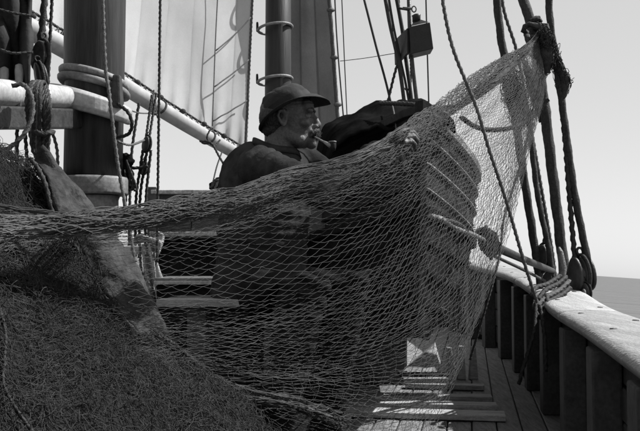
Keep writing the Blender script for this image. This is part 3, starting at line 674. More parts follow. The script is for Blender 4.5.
rope([(436, 219, 3.68), (450, 221, 3.85), (462, 226, 4.0), (470, 236, 4.15), (480, 237, 4.35)], .008, 'rope', 'grey second turn of lashing beside the frayed pale one', 'boat lashings')
# tarpaulin heaped over the upper boat
tp = thing('tarpaulin', at(385, 150, 4.6), 'dark tarpaulin heaped over the upper boat, a black mound right of the man\'s face', 'tarpaulin')
def cover():
    mb = MB(); rows = []
    prof = [(322, 158), (326, 140), (331, 127), (345, 117), (362, 110), (384, 103), (400, 103), (418, 102), (434, 104), (446, 109), (452, 116)]
    P = smoothpath([Vector((a, b, 0)) for a, b in prof], 40)
    for i in range(20):
        v = i/19; d = 4.05+1.5*v; row = []
        for k, p in enumerate(P):
            u = k/39; base = 165 if u < .5 else 165-34*(u-.5)
            h = math.sin(math.pi*(.14+.5*v))**.6 if v < .72 else 1-.8*((v-.72)/.28)**2
            y = base+(p.y-base)*h
            q = at(p.x+(d-4.5)*-9, y, d); q += Vector((0, 0, 1))*(.05*noise.noise(Vector((p.x*.03, d*1.6, 0)))+.02*noise.noise(Vector((p.x*.09, d*5, 7)))); row.append(q)
        rows.append(row)
    mb.grid(rows); o = mb.build('cover', M['tarp'], tp, smooth=True); s = o.modifiers.new('thick', 'SOLIDIFY'); s.thickness = .012
cover()
for a, b in ((392, 403), (415, 425)):
    mb = MB(); laid(mb, px([(a, 103, 4.4), (a+3, 118, 4.1), (a+5, 135, 3.95), (a+6, 150, 3.9)]), .0035); mb.build('tie', M['rope'], tp, smooth=True)
rope([(380, 103, 4.3), (410, 104, 4.0), (440, 109, 3.9), (470, 101, 4.3), (496, 84, 5.0), (512, 74, 5.3)], .010, 'tarred', 'sagging dark rope from the tarpaulin over to the heavy shrouds', 'lines behind the net')
rope([(462, 118, 4.1), (476, 127, 4.3), (495, 130, 4.6), (518, 126, 4.9), (536, 114, 5.2), (548, 100, 5.3)], .012, 'tarred', 'dark sagging rope from the boat gunwale to the shrouds across the net', 'lines behind the net')

# ================================================================== RAIL GEAR
tag(MB().tube(px([(490, 243, 4.7), (500, 249, 4.8), (525, 260, 5.15), (553, 271, 5.5)]), [.022, .024, .022, .017], 12).build('pole', M['block'], smooth=True), 'dark pole resting over the rail between the fender and the shrouds', 'pole')
tag(MB().tube(px([(494, 256, 4.7), (520, 268, 5.0), (545, 281, 5.3)]), [.009, .010, .008], 8).build('pole', M['rope'], smooth=True), 'thin stick lying on the rail below the dark pole', 'pole')
# iron pin standing on the rail with turns of rope
pn = thing('belaying_pin', railpt(4.9, .12), 'tall grey iron belaying pin leaning at the rope turns on the rail', 'belaying pin')
MB().tube(px([(560, 302, 5.0), (561, 285, 5.0), (563, 268, 5.02), (560, 252, 5.02), (559, 247, 5.02)]), [.014, .020, .022, .018, .006], 12).build('pin', M['iron'], pn, smooth=True)
cr_ = thing('rope_coil', railpt(4.7, .05), 'thick twisted rope turns heaped on the rail edge beneath the shrouds', 'rope coil')
tr_ = [[(538, 300, 4.65), (546, 290, 4.75), (558, 284, 4.9), (566, 277, 5.0)], [(537, 306, 4.6), (547, 297, 4.7), (560, 290, 4.85), (569, 281, 4.95)], [(538, 312, 4.6), (549, 302, 4.65), (562, 295, 4.8), (570, 288, 4.9)],
       [(536, 300, 4.62), (534, 308, 4.56), (540, 318, 4.56), (548, 305, 4.62), (546, 295, 4.7)], [(532, 296, 4.66), (536, 288, 4.72), (548, 284, 4.84), (560, 276, 4.98)]]
for k, p in enumerate(tr_): mb = MB(); laid(mb, px(p), .013); mb.build('turn', M['rope' if k == 1 else 'tarred'], cr_, smooth=True)
hk = thing('rope_hank', at(533, 390, 4.5), 'dark bight of rope hanging inboard from the rail coil down the bulwark', 'rope')
for k, p in enumerate(([(536, 302, 4.5), (534, 330, 4.42), (527, 356, 4.4), (522, 372, 4.38), (519, 384, 4.4)], [(542, 304, 4.5), (540, 330, 4.43), (540, 362, 4.4), (536, 388, 4.42), (528, 395, 4.42), (524, 380, 4.42), (530, 340, 4.46), (538, 310, 4.5)], [(540, 306, 4.5), (545, 340, 4.43), (546, 372, 4.4)])):
    if k != 1: mb = MB(); laid(mb, px(p), .010); mb.build('bight', M['tarred'], hk, smooth=True)
# eye plate with shackle
ep = thing('chain_plate', railpt(4.75, .2), 'rusty eye plate and shackle bolted on top of the rail under the lower block', 'chain plate')
MB().box(at(584, 303, 5.1), (.07, .09, .014)).build('plate', M['iron'], ep, bevel=.003)
MB().tube([at(584, 303, 5.1)+Vector((.02*math.cos(a), 0, .012+.034*math.sin(a))) for a in [math.pi*q/10 for q in range(11)]], .009, 8).build('eye', M['iron'], ep, smooth=True)
MB().tube([at(584, 299, 5.1)+Vector((0, .02*math.cos(a), .02+.03*math.sin(a))) for a in [2*math.pi*q/12 for q in range(13)]], .008, 8, caps=False).build('shackle', M['iron'], ep, smooth=True)

# ================================================================== DECKHOUSE, BENCH, LOOSE GEAR
hs = thing('deckhouse', at(200, 257, 4.9)-Vector((0, 0, H)), 'low grey deckhouse with a flat top behind the net, left of the man', 'deckhouse')
hA = at(157, 191, 4.9); zt = hA.z
X0, X1 = hA.x, at(330, 191, 4.9).x; Y0 = hA.y
for k in range(5):
    w_ = (X1-X0)/5; MB().box((X0+w_*(k+.5), Y0+.45, zt-.30), (w_-.006, .9, .56)).build('panel', M['house'], hs, bevel=.004)
MB().box(((X0+X1)/2, Y0+.44, zt-.008), (X1-X0+.05, .98, .022)).build('roof', M['housetrim'], hs, bevel=.004)
MB().box((X0-.02, Y0-.02, zt-.32), (.05, .05, .68)).build('corner_post', M['house'], hs, bevel=.005)
zl = at(215, 233, 4.6).z
MB().box(((X0+X1)/2-.02, Y0-.05, zl), (X1-X0, .12, .022)).build('ledge', M['housetrim'], hs, bevel=.003)
MB().box(((X0+X1)/2, Y0+.35, (zl-.02)/2), (X1-X0+.02, .72, zl-.03)).build('base', M['hulldark'], hs, bevel=.005)
hp = thing('gear_heap', at(226, 190, 5.1), 'small heap of dark rope and gear lying on the deckhouse top', 'gear')
remeshed('heap', [ell(at(214+k*5, 186-3*math.sin(k*1.3), 5.1+.05*(k % 2)), (.03, .05, .025+.01*(k % 3))) for k in range(6)], .007, M['tarp'], hp, 1, lambda c, n: .008*noise.noise(c*70))
for k in range(5):
    mb = MB(); laid(mb, px([(211+k*4, 188, 5.02), (215+k*4, 180+k % 3, 5.0), (222+k*3, 182, 5.0), (226+k*3, 188, 5.02)]), .007); mb.build('loop', M['rope' if k % 2 else 'tarred'], hp, smooth=True)
MB().box(at(223, 185, 5.0), (.025, .03, .05)).build('wood_stub', M['pin'], hp, bevel=.004)
# fife rail in front of the pedestal with coil and pin
fr = thing('fife_rail', at(125, 250, 4.15)-Vector((0, 0, H)), 'low rail with worn pale top right of the near mast pedestal', 'rail')
fz = at(125, 246, 4.15).z
MB().box((at(127, 250, 4.15).x, at(0, 250, 4.15).y, fz-.02), (.26, .10, .04)).build('rail_top', M['housetrim'], fr, bevel=.006)
for xx in (113, 150): MB().box((at(xx, 250, 4.15).x, at(0, 250, 4.15).y, (fz-.04)/2), (.05, .06, fz-.04)).build('post', M['mastgrey'], fr, bevel=.005)
fcn = thing('rope_coil', at(146, 262, 4.0), 'pale coil of twisted rope hung on the low rail beside the taut dark rope', 'rope coil')
for k in range(9):
    a0 = k*3.0; mb = MB()
    laid(mb, px([(132+a0*.5, 244-k*.4, 4.05), (138+a0*.6, 236+k*.6, 3.98), (148+a0*.5, 238+k*.5, 3.95), (160-a0*.1, 243+k, 3.97), (163-a0*.2, 236+k*2, 4.0), (156-a0*.3, 232+k*2, 4.04)]), .0075); mb.build('turn', M['paler'], fcn, smooth=True)
for k in range(5):
    mb = MB(); laid(mb, px([(140+k*3, 244, 3.96), (141+k*4, 268, 3.94), (147+k*3.4, 292+k*2, 3.96), (151+k*2.6, 300, 4.0)]), .006); mb.build('hanging_part', M['paler' if k % 2 else 'rope'], fcn, smooth=True)
fp_ = thing('marlinspike', at(160, 300, 3.9), 'pale wooden spike hanging point up below the rope coil', 'spike')
MB().tube(px([(157, 262, 3.9), (158.5, 272, 3.9), (161, 284, 3.9), (163.5, 295, 3.9), (164.5, 300, 3.9)]), [.003, .010, .020, .021, .012], 14).build('spike', M['pin'], fp_, smooth=True)
# bench the man sits on
by, bz = 3.27, .70
bn = thing('bench', (at(255, 300, 3.0).x, 3.0, 0), 'rough plank bench under the man, its pale end sticking out at left', 'bench')
bx0, bx1 = at(152, 300, 2.95).x, at(300, 300, 2.95).x
for k in range(3): MB().box(((bx0+bx1)/2+.015*(k-1), by-.10+.112*k, bz-.012), (bx1-bx0, .106, .026)).build('plank', M['oldwood' if k else 'wood'], bn, bevel=.003)
for xx in (bx0+.12, bx1-.1):
    for yy_ in (-.09, .11): MB().box((xx, by+yy_, (bz-.026)/2), (.065, .045, bz-.026)).build('leg', M['oldwood'], bn, bevel=.004)
MB().box((bx0+.155, by+.01, .36), (.02, .2, .07)).build('brace', M['oldwood'], bn, bevel=.003)
# low box behind
bxx = thing('deck_box', (at(195, 300, 3.9).x, 3.9, 0), 'low plank box with a worn pale lid edge behind the bench', 'box')
zbx = at(190, 283, 3.9).z
for k in range(4): MB().box((at(202, 300, 3.9).x, 3.82, .06+(zbx-.06)*(k+.5)/4), (.36, .02, (zbx-.06)/4-.006)).build('plank', M['hulldark'], bxx, bevel=.002)
MB().box((at(202, 300, 3.9).x, 4.0, zbx+.012), (.40, .40, .024)).build('lid', M['house'], bxx, bevel=.003)
MB().box((at(202, 300, 3.9).x, 3.795, zbx+.004), (.38, .012, .014)).build('lid_edge', M['housetrim'], bxx)
MB().box((at(202, 300, 3.9).x, 4.02, zbx/2), (.34, .34, zbx-.03)).build('inner', M['hulldark'], bxx)
# boards and wedges on the lit deck
bd = [((-.42+.88, 4.75, .018), 1.02, .15, -.16, 'wide pale board lying across the lit deck, nearest the camera'),
      ((.50, 5.02, .020), .96, .12, -.13, 'pale board lying across the deck, second from the camera'),
      ((.62, 5.30, .018), .78, .12, -.10, 'pale board lying across the deck, third from the camera'),
      ((.80, 5.75, .018), .50, .09, -.20, 'short pale board lying on deck beyond the three wide ones')]
for c, ln, wd, ang, lb in bd:
    axs = (Vector((math.cos(ang), math.sin(ang), 0)), Vector((-math.sin(ang), math.cos(ang), 0)), Vector((0, 0, 1)))
    mb = MB(); mb.box((c[0], c[1], c[2]+.004), (ln, wd, .03), axs); tag(mb.build('loose_board', M['wood'], bevel=.004), lb, 'board', 'loose boards on the lit deck')
wd_ = thing('wooden_wedge', at(424, 372, 5.4)-Vector((0, 0, 0)), 'pale triangular wedge standing on the lit deck by the boats', 'wedge')
mb = MB(); P = px([(402, 372, 5.3), (440, 366, 5.4), (434, 345, 5.5)]); b_ = Vector((.03, .18, -.0))
mb.v = P+[p+b_ for p in P]; mb.f = [(0, 1, 2), (5, 4, 3), (0, 3, 4, 1), (1, 4, 5, 2), (2, 5, 3, 0)]; mb.build('wedge_block', M['wood'], wd_, bevel=.003)
MB().box(at(424, 379, 5.3), (.26, .18, .03)).build('foot_board', M['wood'], wd_, bevel=.003)
MB().box(at(424, 374.5, 5.36), (.30, .14, .012)).build('shim', M['caulk'], wd_)
for k, (x_, y_, hh, lb) in enumerate(((449, 352, .10, 'small split pale block on deck beside the wedge'), (461, 350, .12, 'upright pale block on deck, middle one beyond the wedge'), (473, 348, .11, 'upright pale block on deck nearest the bulwark'))):
    c = at(x_, y_, 6.2); tag(MB().box((c.x, c.y, (.17+hh*.5)/2), (.06, .08, .17+hh*.5), None, .55).build('deck_post', M['wood'], bevel=.006), lb, 'post', 'short wooden posts on deck')


# ================================================================== THE MAN
man = thing('person', (at(262, 300, 3.3).x, 3.3, 0), 'seated man in slouch hat and dark jacket, in profile, pipe in mouth', 'person')
yaw = math.radians(6); hs_ = .985
hf = Vector((math.cos(yaw), -math.sin(yaw), .07)).normalized(); hsd = Vector((-math.sin(yaw), -math.cos(yaw), 0)); hu = hsd.cross(hf).normalized(); hu = -hu if hu.z < 0 else hu
HC = at(283.5, 119, 3.22) - (hf*-.01 + hsd*.076 - hu*.012)*hs_
def hd(x, y, z): return HC + (hf*x + hsd*y + hu*z)*hs_
HA = (hf, hsd, hu)
def hel(x, y, z, a, b, c, ax=HA): return ell(hd(x, y, z), (a*hs_, b*hs_, c*hs_), ax)
head = [hel(-.012, 0, .028, .098, .077, .088), hel(.03, 0, -.025, .062, .060, .085), hel(.036, 0, -.078, .050, .050, .038), hel(.078, 0, -.104, .020, .024, .018),
        hel(.066, 0, -.088, .030, .036, .026), hel(.070, 0, .040, .028, .056, .032),
        hel(.084, .030, .018, .014, .026, .009), hel(.084, -.030, .018, .014, .026, .009),
        hel(.062, .044, -.028, .022, .024, .018), hel(.062, -.044, -.028, .022, .024, .018),
        hel(.0775, .031, .0105, .0115, .017, .006), hel(.0775, -.031, .0105, .0115, .017, .006), hel(.0755, .031, -.0125, .0105, .016, .005), hel(.0755, -.031, -.0125, .0105, .016, .005),
        cap([hd(.088, 0, .012), hd(.100, 0, -.010), hd(.108, 0, -.032)], [.009*hs_, .011*hs_, .0135*hs_]),
        hel(.099, .013, -.040, .013, .008, .009), hel(.099, -.013, -.040, .013, .008, .009),
        hel(.084, 0, -.058, .018, .030, .014), hel(.090, 0, -.066, .012, .022, .0055), hel(.088, 0, -.077, .012, .020, .006),
        cap([hd(-.02, .0, -.05), hd(-.045, 0, -.12), hd(-.07, 0, -.20)], [.058, .056, .064]),
        cap([hd(.0, .035, -.07), hd(.045, .03, -.09)], [.026, .024]), cap([hd(.0, -.035, -.07), hd(.045, -.03, -.09)], [.026, .024])]
for s in (-1, 1):      # ears: rim, lobe, bowl left open
    P = [hd(-.004+.006*0, s*.075, -.030), hd(.002, s*.079, -.012), hd(.003, s*.080, .006), hd(-.006, s*.084, .020), hd(-.020, s*.088, .018), hd(-.028, s*.090, .002), hd(-.022, s*.086, -.018), hd(-.010, s*.080, -.034)]
    head.append(cap(P, [.006, .005, .005, .0055, .006, .006, .006, .008])); head.append(hel(-.010, s*.071, -.004, .016, .006, .022)); head.append(cap([hd(-.014, s*.082, .012), hd(-.004, s*.080, .004), hd(-.010, s*.079, -.010)], [.0035, .0035, .0035], 8))
SR, ER, WR = at(263, 168, 3.12), at(322, 190, 2.95), at(383, 150, 3.12)
SL_, EL, WL = at(300, 162, 3.52), at(350, 190, 3.45), at(372, 158, 3.20)
HIPC = at(258, 296, 3.28); HR, HL = HIPC+Vector((.02, -.09, 0)), HIPC+Vector((.03, .10, 0))
KR, KL = at(306, 281, 2.86), at(350, 278, 3.15)
AR, AL = Vector((KR.x-.14, KR.y+.16, .09)), Vector((KL.x-.10, KL.y+.22, .09))
CH = at(272, 190, 3.28); BE = at(262, 245, 3.28); NK = hd(-.06, 0, -.18)
core = [cap([NK, CH, BE, HIPC], [.07, .135, .13, .14]), cap([SR+Vector((.01, .02, 0)), NK, SL_], [.05, .06, .05]),
        cap([SR, ER, WR], [.052, .040, .028]), cap([SL_, EL, WL], [.052, .040, .028]), cap([HR, KR, AR], [.08, .06, .042]), cap([HL, KL, AL], [.08, .06, .042])]
def hand(W, dirv, palm_n, thumb_dir, curl):
    """palm and five unequal fingers; dirv wrist to knuckles, palm_n out of the palm, fingers bend towards it"""
    dv = dirv.normalized(); pn = (palm_n-dv*palm_n.dot(dv)).normalized(); sv = dv.cross(pn); sv = sv if sv.dot(thumb_dir) > 0 else -sv; out = []
    out.append(cap([W-dv*.01, W+dv*.03], [.027, .028])); pc = W+dv*.055
    for k in range(4):
        off = (1.5-k)*.0195; L = (.040, .045, .042, .033)[k]; r = (.0088, .0090, .0086, .0076)[k]
        b = W+dv*(.088-.006*abs(1.3-k))+sv*off; out.append(cap([W+dv*.02+sv*off*.6, b], [.014, .0125]))
        p = b; P = [b]; R = [r*1.15]; a = 0
        for q, l in enumerate((L, L*.68, L*.52)):
            a += curl[q]; p = p+(dv*math.cos(a)+pn*math.sin(a))*l; P.append(p); R.append(r*(1.0-.06*q))
        out.append(cap(P, R, 10))
    a = W+dv*.022+sv*.022+pn*.006; b = a+(dv*.55+sv*.75+pn*.35).normalized()*.042; c = b+(dv*.85+sv*.1+pn*.5).normalized()*.032; d = c+(dv*.8-sv*.25+pn*.55).normalized()*.026
    out.append(cap([a, b, c, d], [.015, .0125, .0105, .009], 10)); return out
hR = hand(WR, at(404, 135, 3.1)-WR, Vector((.3, .8, -.5)), Vector((-.3, .4, 1)), (.7, .9, .6))
hL = hand(WL, Vector((.16, -.16, .07)), Vector((.2, .1, -1)), Vector((-.5, -.5, .4)), (.6, .8, .6))
def facedisp(co, n):
    l = co-HC; x, y, z = l.dot(hf), l.dot(hsd), l.dot(hu)
    if l.length > .2: return 0
    d = .0007*noise.noise(co*45)+.0006*noise.noise(co*140)
    if x > .02:
        d += -.0030*math.exp(-(((abs(y)-.030)/.020)**2+((z-.0)/.006)**2))-.003*math.exp(-(((abs(y)-.013)/.008)**2+((z-.004)/.012)**2))           # eye sockets
        d += -.0022*math.exp(-((abs(y)-.034-(-.035-z)*.25)/.004)**2)*math.exp(-((z+.05)/.020)**2)  # fold beside the mouth
        d += -.0012*math.sin(z*520+y*60)*math.exp(-((z-.045)/.018)**2)                 # brow furrows
        d += -.0014*abs(math.sin((z+.004)*420+abs(y)*90))*math.exp(-(((abs(y)-.056)/.010)**2+((z+.004)/.014)**2))  # crow's feet
    return d
body = remeshed('body', head+core+hR+hL, .0036, M['skin'], man, 3, facedisp)
for s in (-1, 1):
    e = ell(hd(.0745, s*.031, -.001), (.0125*hs_,)*3, HA, 16, 12).build('eye', M['eye'], man, smooth=True)
    ell(hd(.0852, s*.030, -.003), (.0028, .0055, .0055), HA, 12, 8).build('iris', M['iris'], e, smooth=True)
    mb = MB(); mb.v = []; rows = []
    for a in np.linspace(.25, 1.5, 6): rows.append([hd(.0745+.0138*math.cos(b)*math.sin(a)*1.0, s*.031+.0138*math.sin(b)*math.sin(a), -.001+.0138*math.cos(a)) for b in np.linspace(-1.4, 1.4, 9)])
    mb.grid(rows); mb.build('eyelid', M['skin'], man, smooth=True)
    mb = MB(); P = [hd(.094, s*.012, .018), hd(.095, s*.03, .024), hd(.084, s*.048, .020)]; mb.tube(smoothpath(P, 8), [.004, .0055, .006, .006, .0055, .005, .004, .002], 8); mb.build('eyebrow', M['hair'], man, smooth=True)
def hairclump(parts, n, spread, r, length, dirs, name):
    V = []; A = []; B = []
    for _ in range(n):
        c, s_ = random.choice(parts); p = c+Vector([random.uniform(-1, 1)*s_[k] for k in range(3)])
        d = (dirs+Vector([random.uniform(-1, 1)*spread for _ in range(3)])).normalized()*length*random.uniform(.6, 1.2)
        A.append(tuple(p)); B.append(tuple(p+d))
    V, Fq = edge_tubes(A, B, r); o = npmesh(name, V, Fq, M['hair'], man); o['kind'] = 'stuff'; return o
mo = [cap([hd(.104, 0, -.053), hd(.099, s*.017, -.057), hd(.089, s*.031, -.068), hd(.080, s*.037, -.081)], [.0095, .0100, .0080, .0035]) for s in (-1, 1)]
_ = [hel(.100, 0, -.056, .012, .020, .010), hel(.093, .022, -.062, .013, .016, .011), hel(.093, -.022, -.062, .013, .016, .011), hel(.085, .033, -.071, .008, .008, .009), hel(.085, -.033, -.071, .008, .008, .009)]
mst = remeshed('moustache', mo, .003, M['hair'], man, 1, lambda c, n: .0022*noise.noise(c*240))
hairclump([(hd(.102, 0, -.058), (.006, .018, .006)), (hd(.094, .025, -.065), (.008, .012, .008)), (hd(.094, -.025, -.065), (.008, .012, .008))], 420, .5, .0006, .018, hf*.4-hu, 'whiskers')
remeshed('hair', [hel(-.045, 0, .005, .068, .082, .062), hel(-.012, .066, .018, .022, .014, .020), hel(-.012, -.066, .018, .022, .014, .020), hel(-.06, 0, -.035, .045, .062, .032)], .004, M['hair'], man, 1, lambda c, n: .003*noise.noise(c*150))
# pipe
pp = thing('pipe', hd(.10, .01, -.074), 'short pipe held in the man\'s mouth, its bowl pale against the tarpaulin', 'pipe')
p0, p1, p2 = hd(.088, .012, -.074), at(326, 143, 3.12), at(332.5, 147, 3.12)
MB().tube(smoothpath([p0, p0.lerp(p1, .6), p1, p2], 14), [.0032]*5+[.0036]*5+[.0045, .006, .008, .010], 10).build('stem', M['pin'], pp, smooth=True)
mb = MB(); c = p2; rows = ringrows(c, [(.004, -.015), (.010, -.012), (.013, 0), (.013, .014), (.012, .019), (.009, .019), (.008, .006)], 16); mb.grid(rows, closed=True, caps=True); bw_ = mb.build('bowl', M['hatband'], pp, smooth=True)
MB().grid(ringrows(c, [(.0125, .0165), (.0138, .0165), (.0138, .0205), (.0092, .0205)], 16), closed=True).build('rim', M['pin'], bw_, smooth=True)
# hat
hat = None
def hatring(r1, z1, r2, z2, bow_=0):
    pass
HTL = math.radians(27)
def hp3(x, y, z):       # hat frame: tipped back
    X = x*math.cos(HTL)-z*math.sin(HTL); Z = x*math.sin(HTL)+z*math.cos(HTL); return hd(-.004+X, y, .036+Z)
mb = MB(); rows = []; NA = 48
def crown(phi, t):      # t 0 band .. 1 top
    c, s_ = math.cos(phi), math.sin(phi); a = t*math.pi/2; k = max(0, math.cos(a))**.42*(1-.07*t); z = (.084-.006*c)*math.sin(a)**.85
    z -= .016*math.exp(-(s_*k*.078/.020)**2)*max(0, (t-.35)/.65)          # dent along the top
    w1 = .0050*noise.noise(Vector((c*2.0, s_*2.0, t*2+4)))+.003*noise.noise(Vector((c*5, s_*5, t*6)))
    return hp3(((.104 if c > 0 else .088)*k+w1)*c, (.084*k+w1)*s_, z+w1*.6)
rows = [[crown(2*math.pi*q/NA, t) for q in range(NA)] for t in [i/18 for i in range(18)]+[.985, .999]]
mb.grid(rows, closed=True, caps=True); hat = thing('hat', hd(0, 0, .04), 'dark felt slouch hat with a turned brim on the man\'s head', 'hat')
hc_ = mb.build('crown', M['hat'], hat, smooth=True)
mb = MB(); rows = []
for i in range(9):
    t = i/8; row = []
    for q in range(NA):
        phi = 2*math.pi*q/NA; c, s_ = math.cos(phi), math.sin(phi); wd = .040+.007*max(0, c)+.020*abs(s_)
        if c < 0: wd += .002*(-c)
        z = .004*s_*s_*t**1.3 - (.012*max(0, -c)**1.2)*t - .062*max(0, c)**2*t**1.7 - .006*t + .003*math.sin(phi*3+1)*t
        if i == 0: z -= .001
        row.append(hp3(((.104 if c > 0 else .086)+wd*t)*c, (.083+wd*t)*s_, z))
    rows.append(row)
mb.grid(rows, closed=True); o = mb.build('brim', M['hat'], hat, smooth=True); q_ = o.modifiers.new('t', 'SOLIDIFY'); q_.thickness = .003; q_.offset = 0
mb = MB(); mb.grid([[crown(2*math.pi*q/NA, t)+(crown(2*math.pi*q/NA, t)-HC).normalized()*.002 for q in range(NA)] for t in (.0, .08, .17)], closed=True); mb.build('hat_band', M['hatband'], hc_, smooth=True)
# clothes
def folds(co, n):
    d = .007*noise.noise(co*9)+.0035*noise.noise(co*23+Vector((3, 1, 2)))
    # drag folds round shoulder, elbow and waist
    for c, ax_, R in ((ER, (ER-SR).normalized(), .11), (SR, (ER-SR).normalized(), .12), (EL, (EL-SL_).normalized(), .11), (BE, Vector((.2, 0, 1)).normalized(), .2), (ER.lerp(WR, .6), (WR-ER).normalized(), .1)):
        l = co-c; g = math.exp(-(l.length/R)**2); u = l.dot(ax_)+.02*noise.noise(co*7); d += .0065*g*math.sin(u*150+2*noise.noise(co*5))
    return d
SRo = SR+Vector((-.015, 0, 0))
jk = [cap([NK+Vector((.0, 0, .02)), NK+Vector((.02, 0, -.06))], [.080, .115]), cap([NK+Vector((-.01, 0, -.03)), CH+Vector((-.02, 0, .02)), BE, HIPC+Vector((0, 0, -.0))], [.085, .170, .165, .175], 20), ell(at(252, 185, 3.32), (.125, .17, .16)),
      cap([SRo, NK+Vector((-.012, -.02, -.035)), SL_], [.066, .080, .066], 18), cap([SRo, ER, ER.lerp(WR, .92)], [.078, .062, .044], 18), cap([SL_, EL, EL.lerp(WL, .92)], [.078, .062, .044], 18)]
remeshed('jacket', jk, .007, M['jacket'], man, 6, folds)
mb = MB(); rows = []
for t, R, z in ((0, .076, -.175), (.3, .074, -.135), (.6, .074, -.100), (.8, .078, -.096), (1, .086, -.120)):
    rows.append([hd(-.055+(R+.012)*math.cos(a)*(1-.05*t), R*math.sin(a), z-.030*math.cos(a)+.006*math.sin(3*a)) for a in [.12+(2*math.pi-.24)*q/28 for q in range(29)]])
mb.grid(rows); o = mb.build('collar', M['jacket'], man, smooth=True); q_ = o.modifiers.new('t', 'SOLIDIFY'); q_.thickness = .005
tr = [cap([HIPC, HIPC+Vector((0, 0, -.04))], [.168, .15], 20), cap([HR, KR, AR+Vector((0, 0, .03))], [.112, .085, .058], 18), cap([HL, KL, AL+Vector((0, 0, .03))], [.112, .085, .058], 18)]
def tfold(co, n):
    d = .009*noise.noise(co*7)+.004*noise.noise(co*19)
    for c in (KR, KL): l = co-c; d += .006*math.exp(-(l.length/.16)**2)*math.sin(l.z*110+l.x*60)
    return d
remeshed('trousers', tr, .008, M['trouser'], man, 5, tfold)
for A_ in (AR, AL):
    remeshed('boot', [cap([A_+Vector((0, 0, .10)), A_+Vector((0, 0, -.03))], [.062, .058]), cap([A_+Vector((-.03, 0, -.048)), A_+Vector((.15, -.02, -.052))], [.040, .036]), cap([A_+Vector((.05, -.01, -.02)), A_+Vector((.12, -.015, -.04))], [.045, .035])], .008, M['boot'], man, 4)
# NOTE feet rest on the deck

# ================================================================== NET HEAP IN THE FOREGROUND
hpx = np.array([-1.9, -1.216, -.828, -.763, -.72, -.68, -.634, -.582, -.497, -.414, -.27, -.155, .026, .26, .5, .62]); hpz = np.array([.10, .25, .272, .238, .165, .098, .028, -.065, -.172, -.232, -.340, -.440, -.50, -.60, -.82, -.86])
def heapz(X, Y):
    z = np.interp(X, hpx, hpz)+H
    fr_ = np.clip(2.3-Y, 0, 3); bk2 = np.clip(Y-2.3, 0, 3)
    return np.maximum(z - .26*fr_**1.3 - .9*bk2**1.6, .004)
def heapP(X, Y, lift=0):
    z = float(heapz(X, Y)); v = Vector((X, Y, z)); l = .055*noise.noise(v*3.2)+.05*(abs(noise.noise(v*5.5+Vector((2, 5, 1))))-.2)+.014*noise.noise(v*17)
    v.z = max(.003, z+l*min(1, z*4)+lift); v.y += .03*noise.noise(v*6); return v
heap = thing('net_heap', (-.8, 2.2, 0), 'huge dark heap of tangled fishing net filling the lower left foreground', 'net heap')
mb = MB(); mb.grid([[heapP(-1.8+2.5*i/110, .7+2.6*j/110, -.012) for i in range(111)] for j in range(111)]); mb.build('packed_net', M['core'], heap, smooth=True)
A = []; B = []; R = []; K = []
def netlayer(nx, ny, x0, x1, y0, y1, seed, lift, r, amp):
    G = {}
    for j in range(ny):
        for i in range((j % 2), nx, 2):
            X = x0+(x1-x0)*i/nx; Y = y0+(y1-y0)*j/ny; s = Vector((X*2.2+seed, Y*2.2, seed*1.7)); s2 = s*3.1
            X += amp*noise.noise(s)+amp*.9*noise.noise(s2)+.035*noise.noise(s2*2.7); Y += amp*noise.noise(s+Vector((9, 3, 1)))+amp*.8*noise.noise(s2+Vector((4, 4, 4)))+.035*noise.noise(s2*2.7+Vector((8, 1, 3)))
            X += random.gauss(0, .0035); Y += random.gauss(0, .0035)
            p = heapP(X, Y, lift*(.35+.9*abs(noise.noise(s*2.6)))+random.gauss(0, .002)); G[i, j] = p
    for (i, j), p in G.items():
        for di in (-1, 1):
            q = G.get((i+di, j+1))
            if q:
                L = (q-p).length; bl = Vector((random.gauss(0, 1), random.gauss(0, 1), random.gauss(0, 1)))*L*.22; b2_ = Vector((random.gauss(0, 1), random.gauss(0, 1), random.gauss(0, 1)))*L*.08; last = p
                for k in range(1, 5):
                    t = k/4; c = p.lerp(q, t)+bl*math.sin(math.pi*t)+b2_*math.sin(2*math.pi*t); A.append(tuple(last)); B.append(tuple(c)); R.append(r); last = c
for sd_i in range(3):
    netlayer(112, 104, -1.5+.05*sd_i, .45, .95, 2.55, 3.3+sd_i*5.1, .004+.010*sd_i, .0008, .10)
V, Fq = edge_tubes(np.array(A), np.array(B), np.array(R)); o = npmesh('netting', V, Fq, M['heaptwine'], heap); o['kind'] = 'stuff'
A = []; B = []; R = []
for _ in range(9500):
    X = random.uniform(-1.4, .35); Y = random.uniform(1.15, 2.42); p = heapP(X, Y, random.uniform(.002, .022)); rad = random.choice((.006, .010, .015, .024))*random.uniform(.8, 1.4)
    nn = Vector((random.gauss(0, .6), random.gauss(-.5, .6), 1)).normalized(); u = nn.orthogonal().normalized(); v = nn.cross(u); a0 = random.uniform(0, 6.3); sw = random.uniform(1.4, 4.6)*random.choice((-1, 1)); el_ = random.uniform(.5, 1.4)
    last = None
    for k in range(10):
        a = a0+sw*k/9; q = p+u*(rad*math.cos(a))+v*(rad*el_*math.sin(a))+nn*(.006*math.sin(a*1.7))
        if last: A.append(tuple(last)); B.append(tuple(q)); R.append(.0006)
        last = q
V, Fq = edge_tubes(np.array(A), np.array(B), np.array(R)); o = npmesh('loose_twine', V, Fq, M['heaptwine'], heap); o['kind'] = 'stuff'
for k in range(5):
    X, Y = random.uniform(-1.1, -.1), random.uniform(1.3, 2.1); a = random.uniform(0, 6.3); P = []
    for q in range(14):
        P.append(heapP(X, Y, .016)); a += random.gauss(0, .55); X += .06*math.cos(a); Y += .05*math.sin(a)
    mb = MB(); laid(mb, P, .0034); mb.build('cord', M['tarred'], heap, smooth=True)
